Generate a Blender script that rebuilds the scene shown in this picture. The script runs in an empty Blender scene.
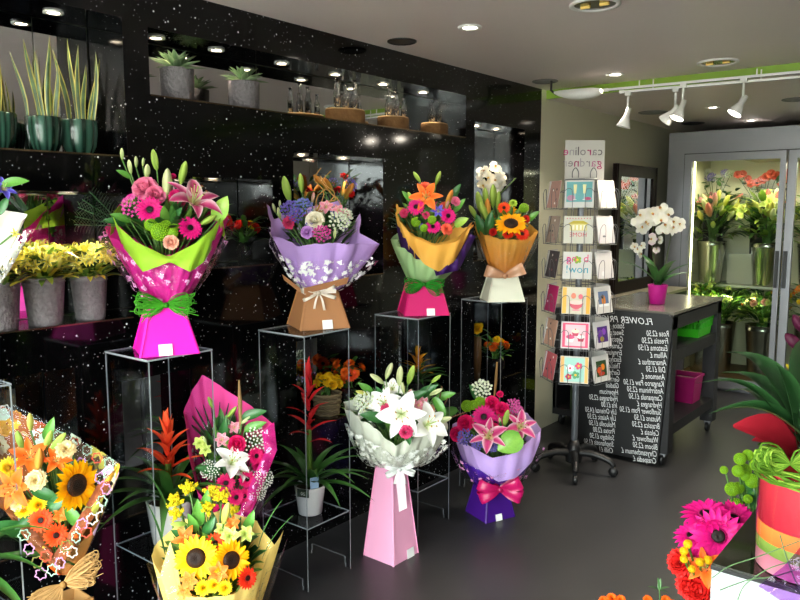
import bpy, math, random
import numpy as np
from mathutils import Vector, Matrix, Quaternion
rnd = random.Random(7)
nr = np.random.RandomState(5)
PI = math.pi
SC = bpy.context.scene
COL = SC.collection

# ------------------------------------------------------------------ camera
FPX, CAMH = 745.0, 1.65
th = math.atan(90 / 745.0); ya = math.atan(600 / 750.4)
FH = np.array([-math.sin(ya), math.cos(ya), 0.0])          # horizontal forward
RT = np.array([math.cos(ya), math.sin(ya), 0.0])
UP = FH * math.sin(th) + np.array([0, 0, math.cos(th)])
FW = FH * math.cos(th) - np.array([0, 0, math.sin(th)])
TO = -FH                                                    # towards the viewer
ZZ = np.array([0, 0, 1.0])
CAM = np.array([0, 0, CAMH])

def P(px, py, d):
    return CAM + d * (FW + (px - 400) / FPX * RT - (py - 300) / FPX * UP)

cam = bpy.data.cameras.new('camera'); cam.sensor_width = 36; cam.lens = FPX / 800 * 36
cam.clip_start = 0.05
co = bpy.data.objects.new('camera', cam); COL.objects.link(co); SC.camera = co
m = Matrix.Identity(4)
for i in range(3):
    m[i][0], m[i][1], m[i][2], m[i][3] = RT[i], UP[i], -FW[i], CAM[i]
co.matrix_world = m

# ------------------------------------------------------------------ colour + mesh builder
def lin(h):
    h = h.lstrip('#')
    o = []
    for i in (0, 2, 4):
        c = int(h[i:i + 2], 16) / 255
        o.append(c / 12.92 if c <= .04045 else ((c + .055) / 1.055) ** 2.4)
    return np.array(o + [1.0])

def mix(a, b, t): return a * (1 - t) + b * t

class MB:
    def __init__(s): s.V = []; s.F = []; s.C = []; s.M = []; s.n = 0
    def add(s, v, f, c, mi=0):
        v = np.asarray(v, float).reshape(-1, 3)
        c = lin(c) if isinstance(c, str) else np.asarray(c, float)
        if c.ndim == 1: c = np.tile(c, (len(v), 1))
        s.V.append(v); s.C.append(c.reshape(-1, 4))
        n = s.n
        s.F += [tuple(i + n for i in q) for q in f]; s.M += [mi] * len(f)
        s.n += len(v); return s
    def grid(s, p, c, mi=0, closed=False):
        nu, nv = p.shape[:2]; f = []
        for i in range(nu - 1):
            for j in range(nv if closed else nv - 1):
                k = (j + 1) % nv
                f.append((i * nv + j, i * nv + k, (i + 1) * nv + k, (i + 1) * nv + j))
        return s.add(p.reshape(-1, 3), f, c, mi)
    def box(s, c, d, col='#808080', mi=0, R=None):
        c = np.array(c, float); d = np.array(d, float) / 2
        v = np.array([[x, y, z] for z in (-1, 1) for y in (-1, 1) for x in (-1, 1)]) * d
        if R is not None: v = v @ np.array(R).T
        return s.add(v + c, [(0, 2, 3, 1), (4, 5, 7, 6), (0, 1, 5, 4), (2, 6, 7, 3), (0, 4, 6, 2), (1, 3, 7, 5)], col, mi)
    def bb(s, x0, x1, y0, y1, z0, z1, col='#808080', mi=0):
        return s.box(((x0 + x1) / 2, (y0 + y1) / 2, (z0 + z1) / 2), (abs(x1 - x0), abs(y1 - y0), abs(z1 - z0)), col, mi)
    def lathe(s, prof, n=24, col='#808080', c=(0, 0, 0), mi=0, cap=False):
        a = np.arange(n) / n * 2 * PI; p = np.array(prof, float)
        g = np.stack([p[:, 0:1] * np.cos(a), p[:, 0:1] * np.sin(a), np.repeat(p[:, 1:2], n, 1)], -1) + np.array(c)
        s.grid(g, col, mi, True)
        if cap:
            s.add(g[0][::-1], [tuple(range(n))], col, mi); s.add(g[-1], [tuple(range(n))], col, mi)
        return s
    def tube(s, pts, r, col, n=6, mi=0, cap=True):
        pts = np.array(pts, float); k = len(pts)
        r = np.broadcast_to(np.asarray(r, float), (k,))
        t = np.gradient(pts, axis=0); t /= np.linalg.norm(t, axis=1, keepdims=True) + 1e-9
        u = np.cross(t[0], [0.31, 0.22, 0.9]); 
        if np.linalg.norm(u) < .05: u = np.cross(t[0], [1, 0, 0])
        g = []
        for i in range(k):
            u = u - t[i] * np.dot(u, t[i]); u /= np.linalg.norm(u) + 1e-9
            w = np.cross(t[i], u)
            a = np.arange(n) / n * 2 * PI
            g.append(pts[i] + r[i] * (np.cos(a)[:, None] * u + np.sin(a)[:, None] * w))
        g = np.array(g); s.grid(g, col, mi, True)
        if cap:
            s.add(g[0][::-1], [tuple(range(n))], col, mi); s.add(g[-1], [tuple(range(n))], col, mi)
        return s
    def ball(s, c, r, col, nu=6, nv=8, mi=0):
        r = np.broadcast_to(np.asarray(r, float), (3,))
        u = np.linspace(0.02, PI - .02, nu)[:, None]; v = (np.arange(nv) / nv * 2 * PI)[None]
        g = np.stack([np.sin(u) * np.cos(v) * r[0], np.sin(u) * np.sin(v) * r[1], -np.cos(u) * r[2] + 0 * v], -1) + np.array(c)
        return s.grid(g, col, mi, True)
    def mesh(s, name, mats, smooth=True):
        me = bpy.data.meshes.new(name)
        V = np.concatenate(s.V) if s.V else np.zeros((0, 3))
        me.from_pydata(V.tolist(), [], s.F)
        C = np.concatenate(s.C).astype(np.float32)
        a = me.color_attributes.new('Col', 'FLOAT_COLOR', 'POINT')
        a.data.foreach_set('color', C.ravel())
        for x in (mats if isinstance(mats, (list, tuple)) else [mats]): me.materials.append(x)
        if any(s.M): me.polygons.foreach_set('material_index', s.M)
        me.polygons.foreach_set('use_smooth', [bool(smooth)] * len(me.polygons))
        me.update(); return me
    def obj(s, name, mats, parent=None, loc=None, smooth=True):
        """vertices are world coordinates; loc (or the parent's place) becomes the origin"""
        o = np.zeros(3)
        if parent is not None: o = np.array(wloc(parent))
        elif loc is not None: o = np.array(loc, float)
        s.V = [v - o for v in s.V]
        ob = bpy.data.objects.new(name, s.mesh(name, mats, smooth)); COL.objects.link(ob)
        if parent is not None: ob.parent = parent
        else: ob.location = o
        return ob

def wloc(o):
    p = np.zeros(3)
    while o is not None: p = p + np.array(o.location); o = o.parent
    return p

def tag(o, label=None, cat=None, group=None, kind=None):
    if label: o['label'] = label
    if cat: o['category'] = cat
    if group: o['group'] = group
    if kind: o['kind'] = kind
    return o
def thing(name, label, cat, loc, group=None):
    o = bpy.data.objects.new(name, None); COL.objects.link(o); o.location = loc; o.empty_display_size = .05
    return tag(o, label, cat, group)
def struct(name, mb, mat, smooth=False):
    return tag(mb.obj(name, mat, smooth=smooth), kind='structure')

# ------------------------------------------------------------------ materials
def newmat(name):
    mt = bpy.data.materials.new(name); mt.use_nodes = True
    nt = mt.node_tree; return mt, nt, nt.nodes['Principled BSDF'], nt.nodes['Material Output']
def N(nt, t, **k):
    n = nt.nodes.new(t)
    for a, v in k.items(): setattr(n, a, v)
    return n
def attr_mat(name, rough=.5, transl=0, spec=.5, metal=0, bump=0, bscale=60, vary=0, vscale=30, sheen=0):
    mt, nt, b, out = newmat(name); L = nt.links.new
    a = N(nt, 'ShaderNodeAttribute', attribute_name='Col')
    csock = a.outputs['Color']
    if vary or bump:
        tc = N(nt, 'ShaderNodeTexCoord'); nz = N(nt, 'ShaderNodeTexNoise'); nz.inputs['Scale'].default_value = vscale if vary else bscale
        nz.inputs['Detail'].default_value = 4
        L(tc.outputs['Object'], nz.inputs['Vector'])
    if vary:
        h = N(nt, 'ShaderNodeHueSaturation'); mr = N(nt, 'ShaderNodeMapRange')
        mr.inputs['To Min'].default_value = 1 - vary; mr.inputs['To Max'].default_value = 1 + vary
        L(nz.outputs['Fac'], mr.inputs['Value']); L(mr.outputs['Result'], h.inputs['Value']); L(csock, h.inputs['Color']); csock = h.outputs['Color']
    L(csock, b.inputs['Base Color'])
    b.inputs['Roughness'].default_value = rough; b.inputs['Metallic'].default_value = metal
    b.inputs['Specular IOR Level'].default_value = spec
    if bump:
        bp = N(nt, 'ShaderNodeBump'); bp.inputs['Strength'].default_value = bump; bp.inputs['Distance'].default_value = .01
        L(nz.outputs['Fac'], bp.inputs['Height']); L(bp.outputs['Normal'], b.inputs['Normal'])
    if transl:
        t = N(nt, 'ShaderNodeBsdfTranslucent'); ms = N(nt, 'ShaderNodeMixShader'); ms.inputs[0].default_value = transl
        L(csock, t.inputs['Color']); L(b.outputs[0], ms.inputs[1]); L(t.outputs[0], ms.inputs[2]); L(ms.outputs[0], out.inputs['Surface'])
    return mt
def plain(name, col, rough=.5, metal=0, spec=.5, bump=0, bscale=40, vary=0, coords='Object'):
    mt, nt, b, out = newmat(name); L = nt.links.new
    b.inputs['Base Color'].default_value = tuple(lin(col)); b.inputs['Roughness'].default_value = rough
    b.inputs['Metallic'].default_value = metal; b.inputs['Specular IOR Level'].default_value = spec
    tc = N(nt, 'ShaderNodeTexCoord'); nz = N(nt, 'ShaderNodeTexNoise'); nz.inputs['Scale'].default_value = bscale; nz.inputs['Detail'].default_value = 5
    L(tc.outputs[coords], nz.inputs['Vector'])
    if vary:
        cr = N(nt, 'ShaderNodeMix', data_type='RGBA'); c = lin(col)
        cr.inputs[6].default_value = tuple(list(c[:3] * (1 - vary)) + [1]); cr.inputs[7].default_value = tuple(list(np.minimum(c[:3] * (1 + vary), 1)) + [1])
        L(nz.outputs['Fac'], cr.inputs[0]); L(cr.outputs[2], b.inputs['Base Color'])
    if bump:
        bp = N(nt, 'ShaderNodeBump'); bp.inputs['Strength'].default_value = bump; bp.inputs['Distance'].default_value = .01
        L(nz.outputs['Fac'], bp.inputs['Height']); L(bp.outputs['Normal'], b.inputs['Normal'])
    return mt
def emit(name, col, st):
    mt, nt, b, out = newmat(name)
    e = N(nt, 'ShaderNodeEmission'); e.inputs[0].default_value = tuple(lin(col)); e.inputs[1].default_value = st
    nt.links.new(e.outputs[0], out.inputs['Surface']); return mt
def clear(name, tint='#ffffff', rough=.02, base=.04, edge=.9, wrink=0, wscale=18, ior=1.35):
    """thin clear sheet: see-through with fresnel reflections"""
    mt, nt, b, out = newmat(name); L = nt.links.new
    t = N(nt, 'ShaderNodeBsdfTransparent'); t.inputs[0].default_value = tuple(lin(tint))
    g = N(nt, 'ShaderNodeBsdfGlossy'); g.inputs['Roughness'].default_value = rough
    lw = N(nt, 'ShaderNodeFresnel'); ge = N(nt, 'ShaderNodeNewGeometry'); mr = N(nt, 'ShaderNodeMapRange')
    mr.inputs['To Min'].default_value = ior; mr.inputs['To Max'].default_value = 1 / ior   # a sheet has no inside: same reflection from both faces
    L(ge.outputs['Backfacing'], mr.inputs['Value']); L(mr.outputs['Result'], lw.inputs['IOR'])
    ms = N(nt, 'ShaderNodeMixShader'); L(lw.outputs[0], ms.inputs[0]); L(t.outputs[0], ms.inputs[1]); L(g.outputs[0], ms.inputs[2])
    L(ms.outputs[0], out.inputs['Surface'])
    if wrink:
        tc = N(nt, 'ShaderNodeTexCoord'); nz = N(nt, 'ShaderNodeTexNoise'); nz.inputs['Scale'].default_value = wscale; nz.inputs['Detail'].default_value = 3
        bp = N(nt, 'ShaderNodeBump'); bp.inputs['Strength'].default_value = wrink; bp.inputs['Distance'].default_value = .03
        L(tc.outputs['Object'], nz.inputs['Vector']); L(nz.outputs['Fac'], bp.inputs['Height']); L(bp.outputs[0], g.inputs['Normal']); L(bp.outputs[0], lw.inputs['Normal'])
    return mt
def printed(name, scale, lo, hi, col='#ffffff', multi=False, thr=.0, ior=1.4):
    """clear cellophane carrying printed rings / flecks"""
    mt = clear(name, wrink=.9, wscale=22, rough=.08, ior=ior); nt = mt.node_tree; L = nt.links.new; out = nt.nodes['Material Output']
    old = out.inputs['Surface'].links[0].from_socket
    tc = N(nt, 'ShaderNodeTexCoord'); vo = N(nt, 'ShaderNodeTexVoronoi'); vo.inputs['Scale'].default_value = scale
    nz = N(nt, 'ShaderNodeTexNoise'); nz.inputs['Scale'].default_value = scale * 2.5
    ad = N(nt, 'ShaderNodeMix', data_type='VECTOR'); ad.inputs[0].default_value = .035
    L(tc.outputs['Object'], nz.inputs['Vector']); L(tc.outputs['Object'], ad.inputs[4]); L(nz.outputs['Color'], ad.inputs[5])
    L(ad.outputs[1], vo.inputs['Vector'])
    def cmp(op, v):
        q = N(nt, 'ShaderNodeMath', operation=op); L(vo.outputs['Distance'], q.inputs[0]); q.inputs[1].default_value = v; return q
    a = cmp('GREATER_THAN', lo); b2 = cmp('LESS_THAN', hi)
    mu = N(nt, 'ShaderNodeMath', operation='MULTIPLY'); L(a.outputs[0], mu.inputs[0]); L(b2.outputs[0], mu.inputs[1])
    fac = mu.outputs[0]
    if thr:
        sp = N(nt, 'ShaderNodeSeparateColor'); L(vo.outputs['Color'], sp.inputs[0])
        g = N(nt, 'ShaderNodeMath', operation='GREATER_THAN'); L(sp.outputs[0], g.inputs[0]); g.inputs[1].default_value = thr
        m2 = N(nt, 'ShaderNodeMath', operation='MULTIPLY'); L(fac, m2.inputs[0]); L(g.outputs[0], m2.inputs[1]); fac = m2.outputs[0]
    d = N(nt, 'ShaderNodeBsdfDiffuse'); d.inputs[0].default_value = tuple(lin(col))
    if multi:
        cr = N(nt, 'ShaderNodeValToRGB'); cr.color_ramp.interpolation = 'CONSTANT'
        cs = multi; cr.color_ramp.elements[0].color = tuple(lin(cs[0])); cr.color_ramp.elements[1].position = 1 / len(cs); cr.color_ramp.elements[1].color = tuple(lin(cs[1]))
        for i in range(2, len(cs)):
            e = cr.color_ramp.elements.new(i / len(cs)); e.color = tuple(lin(cs[i]))
        s2 = N(nt, 'ShaderNodeSeparateColor'); L(vo.outputs['Color'], s2.inputs[0]); L(s2.outputs[1], cr.inputs[0]); L(cr.outputs[0], d.inputs[0])
    ms = N(nt, 'ShaderNodeMixShader'); L(fac, ms.inputs[0]); L(old, ms.inputs[1]); L(d.outputs[0], ms.inputs[2]); L(ms.outputs[0], out.inputs['Surface'])
    return mt
def sparkle(name, scale=34, base='#050506', rough=.09):
    mt, nt, b, out = newmat(name); L = nt.links.new
    tc = N(nt, 'ShaderNodeTexCoord'); tot = None
    for sc, lo, r0, r1, br in ((scale, .55, .03, .12, .7), (scale * 2.1, .4, .03, .15, .32)):
        vo = N(nt, 'ShaderNodeTexVoronoi'); vo.inputs['Scale'].default_value = sc
        L(tc.outputs['Object'], vo.inputs['Vector'])
        sp = N(nt, 'ShaderNodeSeparateColor'); L(vo.outputs['Color'], sp.inputs[0])
        rad = N(nt, 'ShaderNodeMapRange'); L(sp.outputs[0], rad.inputs['Value'])
        rad.inputs['From Min'].default_value = lo; rad.inputs['To Min'].default_value = r0; rad.inputs['To Max'].default_value = r1
        on = N(nt, 'ShaderNodeMath', operation='GREATER_THAN'); L(sp.outputs[0], on.inputs[0]); on.inputs[1].default_value = lo
        lt = N(nt, 'ShaderNodeMath', operation='LESS_THAN'); L(vo.outputs['Distance'], lt.inputs[0]); L(rad.outputs[0], lt.inputs[1])
        mu = N(nt, 'ShaderNodeMath', operation='MULTIPLY'); L(lt.outputs[0], mu.inputs[0]); L(on.outputs[0], mu.inputs[1])
        m2 = N(nt, 'ShaderNodeMath', operation='MULTIPLY'); L(mu.outputs[0], m2.inputs[0]); m2.inputs[1].default_value = br
        if tot is None: tot = m2.outputs[0]
        else:
            mx = N(nt, 'ShaderNodeMath', operation='MAXIMUM'); L(tot, mx.inputs[0]); L(m2.outputs[0], mx.inputs[1]); tot = mx.outputs[0]
    mc = N(nt, 'ShaderNodeMix', data_type='RGBA'); L(tot, mc.inputs[0]); mc.inputs[6].default_value = tuple(lin(base)); mc.inputs[7].default_value = (.97, .97, 1, 1)
    L(mc.outputs[2], b.inputs['Base Color'])
    b.inputs['Roughness'].default_value = rough; b.inputs['Specular IOR Level'].default_value = .4
    return mt

PETAL = attr_mat('petal', .55, .28, .3)
LEAF = attr_mat('leaf', .38, .12, .5, vary=.25, vscale=14)
PAPER = attr_mat('tissue_paper', .6, .3, .25, bump=.25, bscale=30)
CARD = attr_mat('card', .55, 0, .35)
GLOSS = attr_mat('glazed', .18, 0, .5)
MATTE = attr_mat('matte', .75, 0, .2, vary=.12, vscale=25)
FIBRE = attr_mat('fibre', .7, .15, .2)
SATIN = attr_mat('satin', .35, .1, .6)
PLASTIC = attr_mat('plastic', .35, 0, .5)
METALC = attr_mat('metal', .3, 0, .5, metal=1)
STONE = attr_mat('textured_pot', .75, 0, .3, bump=.9, bscale=85, vary=.35, vscale=75)
BARK = attr_mat('bark', .8, 0, .2, bump=.8, bscale=60, vary=.35, vscale=40)
CELLO = clear('cellophane', wrink=.9, wscale=20, rough=.06, ior=1.42)
LACE = printed('printed_cellophane_white', 38, .0, .46, '#f4f2f4', thr=.3)
LACED = printed('printed_cellophane_dense', 42, .0, .52, '#f2f4ec', thr=.22)
LACEP = printed('printed_cellophane_pink', 30, .15, .34, '#e9a0d8', thr=.5, ior=1.6)
RINGS = printed('printed_cellophane_rings', 15, .20, .44, '#ffffff', multi=['#f3f3ea', '#c9dcc8', '#e6a93c', '#e0551f', '#d9b6da', '#a3a048', '#efe6c0'], thr=.15)
ACRYL = clear('clear_acrylic', rough=.01, ior=1.2, tint='#f4f6f8')
EDGE = plain('polished_acrylic_edge', '#8f959b', .2, spec=.6)
GLASS = clear('clear_glass', rough=.0, ior=1.3, tint='#f3f8f4')
VGLASS, _nt, _b, _o = newmat('vase_glass'); _b.inputs['Transmission Weight'].default_value = 1; _b.inputs['Roughness'].default_value = .02; _b.inputs['IOR'].default_value = 1.45
MIRROR = plain('mirror_glass', '#c9cbcd', .015, metal=1)
SPARK = sparkle('black_sparkle_panel')
STEEL = plain('brushed_steel', '#94959a', .45, metal=.6, bump=.05, bscale=8)
GALV = plain('galvanised', '#b9b9ae', .26, metal=1, bump=.12, bscale=14, vary=.1)
BLACK = plain('black_lacquer', '#0b0b0d', .3)
RUBBER = plain('black_plastic', '#101012', .45)
WOODB = plain('black_painted_wood', '#151417', .5, bump=.1)
FRAME = plain('dark_walnut', '#1c100d', .5, spec=.15, bump=.15, bscale=20, vary=.3)
WHITE = plain('white_metal', '#e6e4e0', .35)
WIRE = plain('grey_wire', '#6a6c70', .4, metal=.5)
LAMP = emit('lamp_glow', '#ffe9c8', 26)
LAMPC = emit('lamp_glow_cool', '#fff3e0', 30)

# ------------------------------------------------------------------ petals, leaves
def sh_oval(u): return np.sin(PI * np.clip(u, 0, 1) ** .85) ** .6 * .98 + .0
def sh_pet(u): return np.clip(.35 + .65 * np.sin(PI * (u * .62 + .05)), 0, 1) * np.sqrt(np.clip(1 - u ** 6, 0, 1))
def sh_point(u): return np.sin(PI * np.clip(u * .94 + .06, 0, 1) ** .8) ** .85
def sh_strap(u): return (1 - u ** 3) * (.55 + .45 * np.sin(PI * np.clip(u + .15, 0, 1)))
def petal(L, W, tilt, bend, shape=sh_oval, cup=0., nu=6, nv=3, r0=0., z0=0., ruf=0.):
    u = np.linspace(0, 1, nu); v = np.linspace(-1, 1, nv)
    a = np.radians(tilt + bend * u); ds = L / (nu - 1)
    am = (a[1:] + a[:-1]) / 2
    r = r0 + np.concatenate([[0], np.cumsum(np.cos(am) * ds)]); z = z0 + np.concatenate([[0], np.cumsum(np.sin(am) * ds)])
    w = W * shape(u)
    off = cup * w[:, None] * v[None] ** 2
    if ruf: off = off + ruf * W * np.sin(u[:, None] * 11 + v[None] * 2) * np.abs(v[None])
    X = r[:, None] - np.sin(a)[:, None] * off; Z = z[:, None] + np.cos(a)[:, None] * off
    return np.stack([X, w[:, None] * v[None] + 0 * X, Z], -1)
def rz(p, a):
    c, s = math.cos(a), math.sin(a); q = p.copy()
    q[..., 0] = p[..., 0] * c - p[..., 1] * s; q[..., 1] = p[..., 0] * s + p[..., 1] * c; return q
def gcol(p, base, tip=None, edge=None, mid=None, ep=2):
    nu, nv = p.shape[:2]; u = np.linspace(0, 1, nu)[:, None, None]; v = np.abs(np.linspace(-1, 1, nv))[None, :, None]
    base = lin(base); c = np.ones((nu, nv, 1)) * base
    if tip: c = c * (1 - u) + lin(tip) * u
    if mid: c = c * v + lin(mid) * (1 - v)
    if edge: c = c * (1 - v ** ep) + lin(edge) * v ** ep
    return c

def f_gerbera(c, dark, eye='#1a0a08'):
    a = MB(); r = random.Random(sum(map(ord, c)))
    for L, n, t, sc in ((.47, 20, 8, 1), (.40, 20, 20, 1), (.26, 16, 34, .8)):
        for i in range(n):
            p = petal(L - .08, .052 * sc, t + r.uniform(-6, 6), -12, sh_pet, .3, 5, 3, r0=.08, z0=.01)
            a.grid(rz(p, (i + r.uniform(-.2, .2)) / n * 2 * PI + t), gcol(p, dark, c))
    b = MB(); b.lathe([(.13, .03), (.125, .055), (.08, .075), (.03, .07), (0.001, .06)], 14, eye)
    for i in range(26):
        t = i / 26 * 2 * PI; b.ball((.12 * math.cos(t), .12 * math.sin(t), .06), .018, dark, 4, 5)
    return a, b
def f_sunflower(c='#ffc400', dark='#f59a00'):
    a = MB(); r = random.Random(3)
    for L, n, t in ((.5, 19, 4), (.47, 17, 18)):
        for i in range(n):
            p = petal(L - .17 + r.uniform(-.03, .02), .062, t + r.uniform(-12, 14), -18, sh_point, .35, 6, 3, r0=.17)
            a.grid(rz(p, (i + r.uniform(-.25, .25)) / n * 2 * PI + t), gcol(p, dark, c))
    b = MB(); b.lathe([(.2, -.02), (.21, .03), (.17, .065), (.09, .075), (.001, .05)], 20, '#2a1408')
    for i in range(120):
        q = math.sqrt(i / 120) * .195; t = i * 2.39996
        b.ball((q * math.cos(t), q * math.sin(t), .07 - .25 * max(0, q - .12)), .013, '#4a2a0c' if q > .12 else '#1c1006', 4, 5)
    return a, b
def f_lily(mid, edge, throat='#d8e08a', anth='#7a3410', wide=.12):
    a = MB(); b = MB(); r = random.Random(4)
    for k in range(6):
        w = wide * (1.15 if k % 2 else .85)
        p = petal(.56, w, 52, -72, sh_point, .35, 9, 5, r0=.015, z0=(0 if k % 2 else -.01), ruf=.08)
        c = gcol(p, mid, None, edge, None, 3.0)
        c[:2] = c[:2] * .4 + lin(throat) * .6
        a.grid(rz(p, k / 6 * 2 * PI + r.uniform(-.06, .06)), c)
    for k in range(6):
        t = (k + .5) / 6 * 2 * PI; x = .13 * math.cos(t); y = .13 * math.sin(t)
        b.tube([(0, 0, 0), (x * .4, y * .4, .18), (x, y, .34)], .007, '#c8d890', 4)
        b.ball((x, y, .345), (.03, .014, .012), anth, 4, 6)
    b.tube([(0, 0, 0), (.01, 0, .2), (.03, .02, .4)], [.01, .008, .016], '#b8cc70', 5)
    return a, b
def f_bud(c, c2):
    a = MB(); n = 12; t = np.arange(n) / n * 2 * PI
    prof = [(.0, -.5), (.03, -.48), (.1, -.35), (.15, -.12), (.155, .08), (.12, .3), (.06, .44), (.0, .5)]
    rr = np.array([q[0] for q in prof])[:, None] * (1 + .1 * np.cos(3 * t))[None]
    g = np.stack([rr * np.cos(t), rr * np.sin(t), np.repeat(np.array([q[1] for q in prof])[:, None], n, 1)], -1)
    u = np.linspace(0, 1, len(prof))[:, None, None]; w = (.5 + .5 * np.cos(3 * t))[None, :, None]
    a.grid(g, (lin(c) * (1 - u) + lin(c2) * u) * (.8 + .35 * w) * np.array([1, 1, 1, 0]) + np.array([0, 0, 0, 1]), 0, True)
    return a, None
def f_rose(c, dark):
    a = MB(); r = random.Random(9)
    for ring, (n, L, W, t, b, r0) in enumerate(((3, .42, .16, 88, 25, .04), (4, .46, .2, 80, 22, .08), (5, .5, .24, 70, -10, .12), (6, .5, .26, 55, -45, .16), (6, .44, .26, 35, -60, .2))):
        for i in range(n):
            p = petal(L, W, t + r.uniform(-5, 5), b, sh_pet, .55, 6, 5, r0=r0 * .6, z0=-.22, ruf=.04)
            a.grid(rz(p, (i + ring * .37) / n * 2 * PI), gcol(p, dark, c))
    return a, None
def f_carn(c, dark):
    a = MB(); r = random.Random(11)
    for i in range(46):
        q = i / 46; t = i * 2.39996; el = 80 - 78 * q
        p = petal(.34 + .1 * q, .12, el + r.uniform(-10, 10), -30, sh_pet, .2, 5, 5, r0=.03, z0=-.06, ruf=.45)
        a.grid(rz(p, t), gcol(p, dark, c))
    return a, None
def f_chrys(c, dark):
    a = MB(); r = random.Random(12)
    for i in range(60):
        q = i / 60; t = i * 2.39996; el = 86 - 84 * q
        p = petal(.3 + .14 * q, .06, el + r.uniform(-6, 6), -25 + 40 * (q < .3), sh_pet, .5, 4, 3, r0=.05 + .04 * q, z0=-.08)
        a.grid(rz(p, t), gcol(p, dark, c))
    return a, None
def f_button(c, dark):
    a = MB(); a.ball((0, 0, 0), (.48, .48, .36), dark, 8, 14)
    for i in range(110):
        z = 1 - i / 110 * 1.5; q = math.sqrt(max(0, 1 - z * z)); t = i * 2.39996
        a.ball((.47 * q * math.cos(t), .47 * q * math.sin(t), .36 * z), .052, c, 4, 5)
    return a, None
def f_spray(c, c2, n=34, blob=.06, petals=5):
    a = MB(); r = random.Random(len(c2) + n)
    for i in range(n):
        q = math.sqrt((i + .5) / n); t = i * 2.39996
        x, y = .46 * q * math.cos(t), .46 * q * math.sin(t); z = .3 * (1 - q * q) + r.uniform(-.06, .06)
        a.tube([(0, 0, -.5), (x * .6, y * .6, -.1), (x, y, z)], .008, '#5a7a3a', 4, cap=False)
        col = c if r.random() < .7 else c2
        for k in range(petals):
            p = petal(blob * 1.3, blob * .62, 20, 10, sh_pet, .2, 3, 3, r0=.005)
            a.grid(rz(p, k / petals * 2 * PI + i) + np.array([x, y, z]), gcol(p, c2, col))
    return a, None
def f_golden(c='#f4dc1e', g='#7d9a2e'):
    a = MB(); r = random.Random(21)
    for k in range(9):
        t = k * 2.4; q = .08 + .32 * k / 9; e = np.array([q * math.cos(t), q * math.sin(t), .45 - .5 * q])
        pts = [np.array([0, 0, -.5]), e * .5, e]; a.tube(pts, .01, g, 4, cap=False)
        for i in range(46):
            s = r.random(); c0 = e * (1 - s * .6) + np.array([r.uniform(-.07, .07), r.uniform(-.07, .07), r.uniform(-.03, .07)])
            a.ball(c0, r.uniform(.018, .034), c if r.random() < .85 else '#c9cf3a', 4, 5)
    return a, None
def f_orchid(c='#fbfaf4', lip='#a01858'):
    a = MB(); b = MB()
    for k, (an, L, W) in enumerate(((90, .46, .17), (215, .46, .16), (325, .46, .16), (0, .5, .3), (180, .5, .3))):
        p = petal(L, W, 14, -24, sh_oval, .12, 6, 5, r0=.02, z0=.02 if k > 2 else 0)
        a.grid(rz(p, math.radians(an)), gcol(p, '#f0eedc', c))
    p = petal(.24, .09, 40, -30, sh_pet, .8, 5, 3, z0=.02); b.grid(rz(p, math.radians(270)), gcol(p, '#e8c838', lip))
    b.ball((0, 0, .07), .045, '#f3e6c8', 5, 7)
    return a, b
def f_ball(c, c2):
    a = MB(); a.ball((0, 0, 0), .46, c2, 8, 12)
    for i in range(90):
        z = 1 - (i + .5) / 45; q = math.sqrt(1 - z * z); t = i * 2.39996
        a.ball((.46 * q * math.cos(t), .46 * q * math.sin(t), .46 * z), .06, c, 4, 5)
    return a, None
def f_leaf(c, c2, W=.2, bend=-40):
    a = MB(); p = petal(1, W, 20, bend, sh_point, .3, 8, 5, r0=-.5); a.grid(p, gcol(p, c, c2, None, c2)); return a, None

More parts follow.
